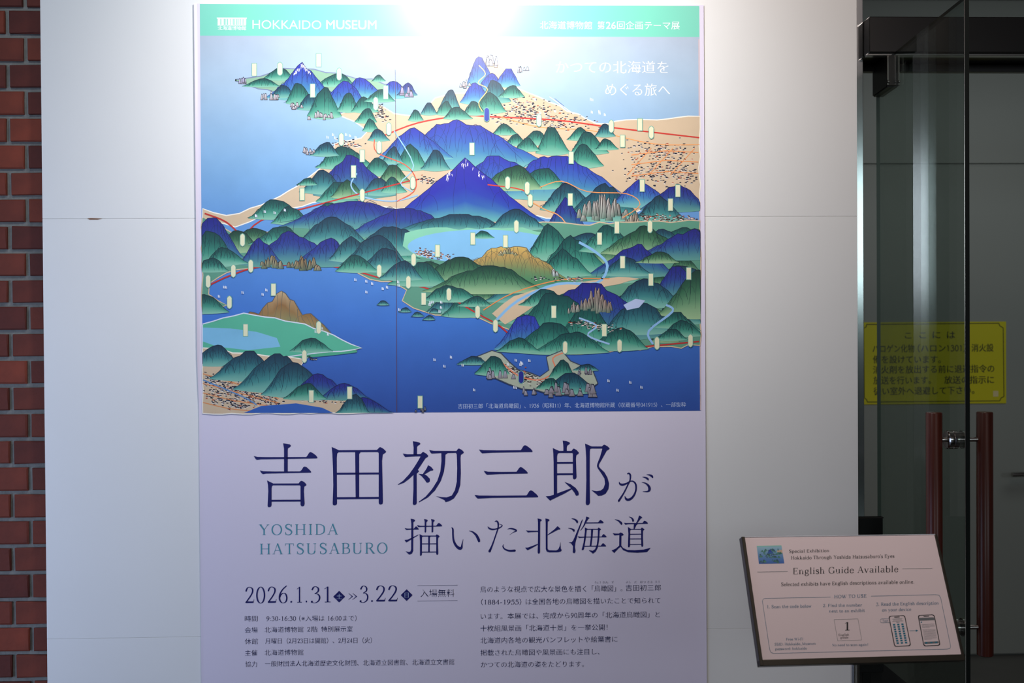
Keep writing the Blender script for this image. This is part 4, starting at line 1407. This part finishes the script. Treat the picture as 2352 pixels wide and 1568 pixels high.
# dates
for args in (('2026.', 104, 572, 282, 277, 158), ('1.', 608, 722, 275, 274, 156), ('31', 762, 966, 275, 272, 156), ('3.', 1250, 1380, 270, 269, 158), ('22', 1412, 1620, 266, 264, 156)):
    t = zmb(.0006, 4.3556, 540, 1320)
    stext(t, *args, 7.2, 2.0, 3)
    t.build('date_lettering', M_NAVY, poster)
t = zmb(.0006, 4.3556, 540, 1320)
for cx, cy in ((1133, 215), (1174, 215)):
    t.poly([(cx, cy-36), (cx+46, cy), (cx, cy+33), (cx+1, cy+29), (cx+34, cy), (cx+1, cy-33)])
t.build('double_chevron', M_NAVY, poster)
for cx, cy, ch in ((1041, 216, '土'), (1716, 201, '日')):
    t = zmb(.0006, 4.3556, 540, 1320)
    t.poly([(cx-59, cy), (cx, cy-58), (cx+59, cy), (cx, cy+58)])
    dmd = t.build('date_diamond', M_NAVY, poster, 'navy diamond with a white weekday character')
    t = zmb(.0008, 4.3556, 540, 1320)
    w2 = 28 if ch == '土' else 20
    jtext(t, ch, cx-w2, cx+w2, cy, em=60)
    q = t.build('weekday_character', M_PALEINK, None)
    setp(q, dmd)
t = zmb(.0006, 4.3556, 540, 1320)
jtext(t, '入場無料', 1855, 2195, 183, 180, em=86, ky=.026, kx=.012)
t.stroke([(1824, 106, 2.6), (2226, 101, 2.6)])
t.stroke([(1824, 260, 2.6), (2226, 255, 2.6)])
t.build('admission_lettering', M_NAVY2, poster)
rows = [
 [('時間', 97, 225, 437, 436), ('9:30-16:30', 314, 608, 436, 434), ('（※入場は16:00まで）', 640, 1215, 434, 432)],
 [('会場', 97, 225, 551, 550), ('北海道博物館', 295, 683, 547, 545), ('2階', 722, 825, 543, 543), ('特別展示室', 862, 1175, 542, 539)],
 [('休館', 97, 227, 665, 664), ('月曜日（2月23日は開館）、2月24日（火）', 302, 1368, 660, 653)],
 [('主催', 99, 222, 779, 778), ('北海道博物館', 295, 683, 776, 773)],
 [('協力', 102, 220, 893, 892), ('一般財団法人北海道歴史文化財団、北海道立図書館、北海道立文書館', 298, 2192, 888, 869)],
]
for r in rows:
    for s, x0, x1, yl, yr in r:
        t = zmb(.0006, 4.3556, 540, 1320)
        mixed(t, s, x0, x1, yl, yr, 64)
        t.build('detail_lettering', M_NAVY2, poster)
para = [
 [('鳥のような視点で広大な景色を描く', 112, 1305, 211, 204, 78), ('「鳥瞰図」。', 1368, 1712, 201, 199, 78), ('吉田初三郎', 1750, 2146, 195, 191, 78)],
 [('（1884-1955）', 122, 575, 353, 351, 76), ('は全国各地の鳥瞰図を描いたことで知られて', 625, 2140, 350, 334, 76)],
 [('います。', 118, 362, 514, 513, 76), ('本展では、', 420, 765, 510, 508, 76), ('完成から90周年の「北海道鳥瞰図」と', 820, 2133, 506, 492, 76)],
 [('十枚組風景画「北海道十景」を一挙公開！', 115, 1545, 650, 636, 76)],
 [('北海道内各地の観光パンフレットや絵葉書に', 115, 1657, 786, 770, 76)],
 [('掲載された鳥瞰図や風景画にも注目し、', 115, 1455, 924, 911, 76)],
 [('かつての北海道の姿をたどります。', 120, 1280, 1058, 1050, 76)],
]
for r in para:
    t = zmb(.0006, 4.9, 1080, 1310)
    for s, x0, x1, yl, yr, em in r:
        mixed(t, s, x0, x1, yl, yr, em)
    t.build('text_line', M_NAVY2, poster)
for s, x0, x1, yc in (('ちょう', 1402, 1470, 131), ('かん', 1490, 1553, 130), ('ず', 1590, 1618, 130), ('よし', 1753, 1808, 128), ('だ', 1847, 1876, 128), ('はつ', 1912, 1976, 127), ('さぶ', 1994, 2053, 127), ('ろう', 2080, 2133, 125)):
    t = zmb(.0006, 4.9, 1080, 1310)
    jtext(t, s, x0, x1, yc, em=32)
    t.build('ruby_lettering', M_NAVY2, poster)

# ------------------------------------------------------------------ yellow notice on the grey door
YF = 2.187
notice = tag(empty('warning_plate', P(2148, 832, 2.19)), 'yellow warning plate with black Japanese text on the grey door behind the glass', 'sign')
pA, pB = P(1981, 741, YF), P(2311, 926, YF)
box('plate', (pA.x, YF-.0015, pB.z), (pB.x, 2.1898, P(2150, 739, YF).z), M_YELLOW, notice, .0008, 1)


def fm(x, y, lay=0.0):
    return P(x/2.852+1900, y/2.852+700, YF-.0022)


t = MB(fm)
fr_ = [(258, 128), (1125, 120), (1130, 137), (1153, 150), (1158, 600), (1140, 608), (1130, 628), (264, 636), (258, 620), (243, 608), (238, 152), (254, 146)]
n = len(fr_)
for i in range(n):
    a, b = fr_[i], fr_[(i+1) % n]
    t.stroke([(a[0], a[1], 5), (b[0], b[1], 5)])
t.build('border_line', M_SIGNINK, notice)
for row in (
 [('こ', 508, 552, 200, 50), ('こ', 604, 648, 198, 50), ('に', 690, 742, 197, 56), ('は', 784, 838, 197, 56)],
 [('ハロゲン化物', 297, 572, 288, 285, 56), ('（ハロン1301）', 592, 908, 285, 282, 56), ('消火設', 945, 1090, 282, 280, 56)],
 [('備を設けています。', 300, 745, 358, 357, 56)],
 [('消火剤を放出する前に退避指令の', 300, 1095, 426, 417, 56)],
 [('放送を行います。', 302, 680, 495, 493, 56), ('放送の指示に', 766, 1093, 491, 490, 56)],
 [('従い室外へ退避して下さい。', 303, 965, 566, 558, 56)]):
    for r in row:
        t = MB(fm)
        s, x0, x1 = r[:3]
        if len(r) == 5:
            jtext(t, s, x0, x1, r[3], em=r[4], ky=-.010, kx=-.014)
        else:
            mixed(t, s, x0, x1, r[3], r[4], r[5], -.010, -.014, 10, 9)
        t.build('warning_lettering', M_SIGNINK, notice)
t = MB(fm)
t.poly([(1087, 563), (1121, 563), (1121, 600), (1087, 600)])
t.build('sticker', M_CREAM, notice, 'small cream square sticker')

# ------------------------------------------------------------------ black stand behind the partition edge
bs = tag(empty('black_stand', (1.03, .13, 0)), 'black upright board on a dark stand between white wall and glass door', 'stand')
tx = P(2028, 1187, .12)
tz = tx.z
box('board', (.93, .120, tz-.42), (tx.x, .132, tz), M_BLACK, bs, .0015)
box('board_rim', (.93, .1185, tz-.0035), (tx.x+.0015, .134, tz), M_GREYB, bs, .0005)
me = bpy.data.meshes.new('skirt')
q0, q1 = P(2030, 1525, .12), P(2083, 1568, .12)
sl = (q1.x-q0.x)/(q0.z-q1.z)
zt_ = q0.z+.05
zb_ = .40
pts = [(.93, zt_), (q0.x-.05*sl, zt_), (q0.x+sl*(q0.z-zb_), zb_), (.93, zb_)]
me.from_pydata([(x, y, z) for y in (.135, .150) for x, z in pts], [], [(3, 2, 1, 0), (4, 5, 6, 7), (0, 1, 5, 4), (1, 2, 6, 5), (2, 3, 7, 6), (3, 0, 4, 7)])
o = link('sloping_tray', me, M_GREYB)
setp(o, bs)
for xx in (.96, 1.05):
    box('leg', (xx-.011, .133, 0), (xx+.011, .155, zt_), M_BLACK, bs, .001)
box('leg', (.95, .10, 0), (1.06, .19, .012), M_BLACK, bs, .002)

# ------------------------------------------------------------------ guide sign on its pole
sc_ = Vector((.7697, -.5624, .9687))
nn = Vector((.086, -.885, .457)).normalized()
xx_ = Vector((.99594, .08857, -.01610)).normalized()
nn = (nn - xx_*nn.dot(xx_)).normalized()
yy_ = nn.cross(xx_)
stand = tag(empty('guide_stand', (.70, -.52, 0)), 'slanted English guide sign in bronze frame on a thin pole', 'sign stand')


def sb(name, x0, x1, y0, y1, z0, z1, m, bev=.0008, parent=None):
    me_ = box_me(name, (x0, y0, z0), (x1, y1, z1), bev, 2)
    Mx = Matrix(((xx_.x, yy_.x, nn.x, sc_.x), (xx_.y, yy_.y, nn.y, sc_.y), (xx_.z, yy_.z, nn.z, sc_.z), (0, 0, 0, 1)))
    me_.transform(Mx)
    o_ = link(name, me_, m)
    setp(o_, parent or stand)
    return o_


hw_, hh_ = .21, .1249
sb('backing_board', -hw_-.002, hw_+.002, -hh_-.002, hh_+.0005, -.012, -.0012, M_FRAME)
sheet2 = sb('guide_sheet', -hw_, hw_, -hh_, hh_, -.0010, 0, M_GUIDE, 0.0002)
sb('frame_rail', -hw_-.0075, -hw_-.0002, -hh_-.012, hh_+.0015, -.014, .0035, M_FRAME, .001)['label'] = 'left edge rail'
sb('frame_rail', hw_+.0002, hw_+.0055, -hh_-.012, hh_+.0015, -.014, .0025, M_FRAME, .001)
sb('frame_rail', -hw_-.0075, hw_+.0055, -hh_-.0125, -hh_-.0003, -.014, .0030, M_FRAME, .001)
sb('frame_rail', -hw_-.002, hw_+.002, hh_+.0006, hh_+.0024, -.014, .0006, M_EDGE, .0004)
sb('mounting_plate', -.05, .05, -.05, .05, -.020, -.0125, M_DARKPATCH, .001)
pp = P(1964, 1540, -.52)
pole_top = Vector((pp.x, -.52, .885))
lathe('pole', [(0, .0088), (pole_top.z-.006, .0088)], (pp.x, -.52, .006), (0, 0, 1), M_CHROME, stand, 28)
lathe('bracket_joint', [(0, .013), (.03, .013), (.05, .010)], (pp.x, -.52, .86), (0, .10, 1), M_DARKPATCH, stand, 20)
lathe('base_plate', [(0, .15), (.006, .15), (.010, .145), (.012, .03), (.03, .014)], (pp.x, -.52, 0), (0, 0, 1), M_DARKPATCH, stand, 48)


def gm(depth):
    def f(x, y, lay=0.0):
        d = ray(x/3.5+1680, y/3.5+1180)
        o_ = sc_ + nn*(depth+lay)
        tt = (o_-CAM).dot(nn)/d.dot(nn)
        return CAM + d*tt
    return f


def gl_(name, m, items, label=None, **kw):
    t_ = MB(gm(.0003))
    for it in items:
        it(t_)
    o_ = t_.build(name, m, None, label)
    setp(o_, sheet2)
    return o_


def line(x0, y0, x1, y1, w_=3):
    return lambda t_: t_.stroke([(x0, y0, w_), (x1, y1, w_)])


def st(s, x0, x1, bl, br, cap, TH=11, tn=4.8, track=3):
    return lambda t_: stext(t_, s, x0, x1, bl, br, cap, TH, tn, track, slab=4.0)


gl_('guide_lettering', M_INKD, [st('Special Exhibition', 465, 785, 312, 306, 25), st("Hokkaido Through Yoshida Hatsusaburo's Eyes", 480, 1308, 366, 351, 27)])
gl_('guide_title', M_INKD, [st('English Guide Available', 497, 1338, 484, 466, 50, 9, 3.2)])
gl_('rule_line', M_GREYI, [line(208, 466, 452, 462)])
gl_('rule_line', M_GREYI, [line(1375, 441, 1615, 437)])
gl_('guide_lettering', M_INKD, [st('Selected exhibits have English descriptions available online.', 400, 1468, 580, 558, 28)])
gl_('guide_lettering', M_INKB, [st('HOW TO USE', 828, 1085, 677, 671, 26)])
fl = [(797, 667), (272, 678), (255, 683), (249, 700), (308, 1090), (318, 1112), (340, 1120), (1735, 1085), (1757, 1080), (1763, 1065), (1682, 672), (1668, 652), (1640, 648), (1123, 660)]
gl_('box_outline', M_INKB, [line(*fl[i], *fl[i+1], 3) for i in range(len(fl)-1)])
gl_('step_lettering', M_INKB, [st('1. Scan the code below', 286, 641, 757, 751, 24)])
gl_('step_lettering', M_INKB, [st('2. Find the number', 738, 1049, 748, 742, 24), st('next to an exhibit', 787, 1070, 792, 786, 24)])
gl_('step_lettering', M_INKB, [st('3. Read the English description', 1165, 1665, 738, 727, 25), st('on your device', 1213, 1443, 783, 778, 25)])
gl_('small_lettering', M_INKB, [st('Free Wi-Fi', 440, 576, 1017, 1014, 20), st('SSID: Hokkaido_Museum', 348, 677, 1057, 1050, 20), st('password: hokkaido', 353, 606, 1094, 1088, 20)])
gl_('card_outline', M_GREYI, [line(825, 848, 1017, 842, 2), line(1017, 842, 1048, 1012, 2), line(1048, 1012, 855, 1020, 2), line(855, 1020, 825, 848, 2)])
gl_('card_lettering', M_INKD, [st('1', 905, 957, 936, 934, 66, 9, 3.5), st('English', 862, 945, 980, 977, 17), st('guide', 878, 938, 1001, 999, 17)])
gl_('small_lettering', M_INKB, [st('No need to scan again!', 811, 1098, 1063, 1058, 19)])


def phone(x0, y0, x1, y1, x2, y2, x3, y3):
    """corner order tl, tr, br, bl"""
    def Q(u, v):
        a_ = (x0+(x1-x0)*u, y0+(y1-y0)*u)
        b_ = (x3+(x2-x3)*u, y3+(y2-y3)*u)
        return (a_[0]+(b_[0]-a_[0])*v, a_[1]+(b_[1]-a_[1])*v)
    ring = []
    for cu, cv, a0 in ((.13, .07, 180), (.87, .07, 270), (.87, .93, 0), (.13, .93, 90)):
        for k_ in range(6):
            a_ = math.radians(a0+90*k_/5)
            ring.append((cu+.13*math.cos(a_), cv+.07*math.sin(a_)))
    return Q, ring


def gpoly(t_, pts):
    t_.poly(pts)


for idx, c8 in enumerate(((1262, 820, 1395, 812, 1445, 1060, 1310, 1068), (1497, 812, 1632, 807, 1681, 1057, 1545, 1064))):
    Q, ring = phone(*c8)
    t = MB(gm(.0003))
    t.poly([Q(u, v) for u, v in ring])
    ph = t.build('phone_picture', M_INKD, None, 'printed phone drawing with %s' % ('rows of teal buttons' if idx == 0 else 'a page of grey text'))
    setp(ph, sheet2)
    t = MB(gm(.0006))
    t.poly([Q(.5+(u-.5)*.90, .5+(v-.5)*.955) for u, v in ring])
    q = t.build('phone_picture', M_GUIDE, None)
    setp(q, sheet2)
    t = MB(gm(.0009))
    t.poly([Q(.34, .035), Q(.66, .035), Q(.66, .06), Q(.34, .06)])
    q = t.build('phone_picture', M_INKD, None)
    setp(q, sheet2)
    if idx == 0:
        t = MB(gm(.0009))
        for r in range(9):
            for c_ in range(3):
                u, v = .24+.25*c_, .29+.074*r
                t.poly([Q(u-.065, v-.025), Q(u+.065, v-.025), Q(u+.065, v+.025), Q(u-.065, v+.025)])
        q = t.build('button_grid', M_INKT, None)
        setp(q, sheet2)
        t = MB(gm(.0009))
        for r, (u0, u1) in enumerate(((.2, .8), (.25, .75), (.18, .82), (.4, .6))):
            v = .10+.037*r
            t.poly([Q(u0, v), Q(u1, v), Q(u1, v+.010), Q(u0, v+.010)])
        q = t.build('tiny_text', M_GREYI, None)
        setp(q, sheet2)
    else:
        t = MB(gm(.0009))
        t.poly([Q(.06, .09), Q(.94, .09), Q(.94, .18), Q(.06, .18)])
        t.poly([Q(.08, .86), Q(.93, .86), Q(.93, .92), Q(.08, .92)])
        for r in range(15):
            v = .30+.034*r
            if r == 4:
                continue
            t.poly([Q(.12, v), Q(.88-.3*(r in (3, 14)), v), Q(.88-.3*(r in (3, 14)), v+.006), Q(.12, v+.006)])
        q = t.build('tiny_text', M_GREYI, None)
        setp(q, sheet2)
        t = MB(gm(.0011))
        for u in (.2, .5, .78):
            t.poly([Q(u-.06, .865), Q(u+.06, .865), Q(u+.06, .915), Q(u-.06, .915)])
        q = t.build('button_grid', M_INKT, None)
        setp(q, sheet2)
        t = MB(gm(.0011))
        t.poly([Q(.1, .215), Q(.18, .215), Q(.18, .245), Q(.1, .245)])
        q = t.build('button_grid', M_INKT, None)
        setp(q, sheet2)
gl_('arrow', M_INKT, [line(1433, 938, 1488, 937, 3), lambda t_: t_.poly([(1482, 929), (1502, 937), (1483, 946)])])
bub = [(1200, 846), (1208, 842), (1266, 841), (1274, 846), (1277, 866), (1292, 884), (1268, 872), (1206, 874), (1198, 866), (1196, 852), (1200, 846)]
gl_('speech_bubble', M_INKB, [line(*bub[i], *bub[i+1], 2) for i in range(len(bub)-1)] + [st('Tap!'.replace('T', 'T'), 1213, 1260, 866, 865, 16)])
# small copy of the panorama
t = MB(gm(.0003), 2e-6)
tl, tr_, br_, bl_ = (203, 256), (402, 252), (425, 397), (221, 401)


def TQ(u, v):
    a_ = (tl[0]+(tr_[0]-tl[0])*u, tl[1]+(tr_[1]-tl[1])*u)
    b_ = (bl_[0]+(br_[0]-bl_[0])*u, bl_[1]+(br_[1]-bl_[1])*u)
    return (a_[0]+(b_[0]-a_[0])*v, a_[1]+(b_[1]-a_[1])*v)


for i in range(10):
    v0, v1 = i/10, (i+1)/10
    c0, c1 = L3(mixc((156, 196, 206), (60, 104, 176), v0)), L3(mixc((156, 196, 206), (60, 104, 176), v1))
    t.poly([TQ(0, v0), TQ(0, v1), TQ(1, v1), TQ(1, v0)], [c0, c1, c1, c0])
t.lay += 2e-5
t.poly([TQ(0, 0), TQ(1, 0), TQ(1, .05), TQ(0, .05)], L3((130, 200, 180)))
t.poly([TQ(.78, .28), TQ(1, .24), TQ(1, .42), TQ(.8, .4)], L3((206, 176, 150)))
rr = random.Random(3)
spots = sorted([(rr.uniform(.08, .95), rr.uniform(.22, .68)) for _ in range(60)] + [(rr.uniform(.55, .85), rr.uniform(.8, .95)) for _ in range(10)] + [(rr.uniform(0.02, .3), rr.uniform(.84, .98)) for _ in range(8)], key=lambda q: q[1])
for u, v in spots:
    t.lay += 4e-6
    w_, h_ = rr.uniform(.03, .07), rr.uniform(.05, .1)
    cc = rr.choice(((30, 96, 92), (40, 110, 90), (36, 70, 120), (28, 66, 70), (60, 130, 110)))
    u0, u1 = max(.01, u-w_), min(.99, u+w_)
    t.poly([TQ(u0, v+.02), TQ(u, max(.08, v-h_)), TQ(u1, v+.02)], [L3(mixc(cc, (150, 180, 140), .35)), L3(cc), L3(mixc(cc, (150, 180, 140), .35))])
t.lay += 1e-5
t.poly([TQ(.38, .44), TQ(.48, .22), TQ(.53, .22), TQ(.64, .44)], [L3((60, 110, 170)), L3((40, 44, 150)), L3((40, 44, 150)), L3((60, 110, 170))])
q = t.build('thumbnail_picture', M_PICT, None, 'small printed picture of mountains and sea')
setp(q, sheet2)
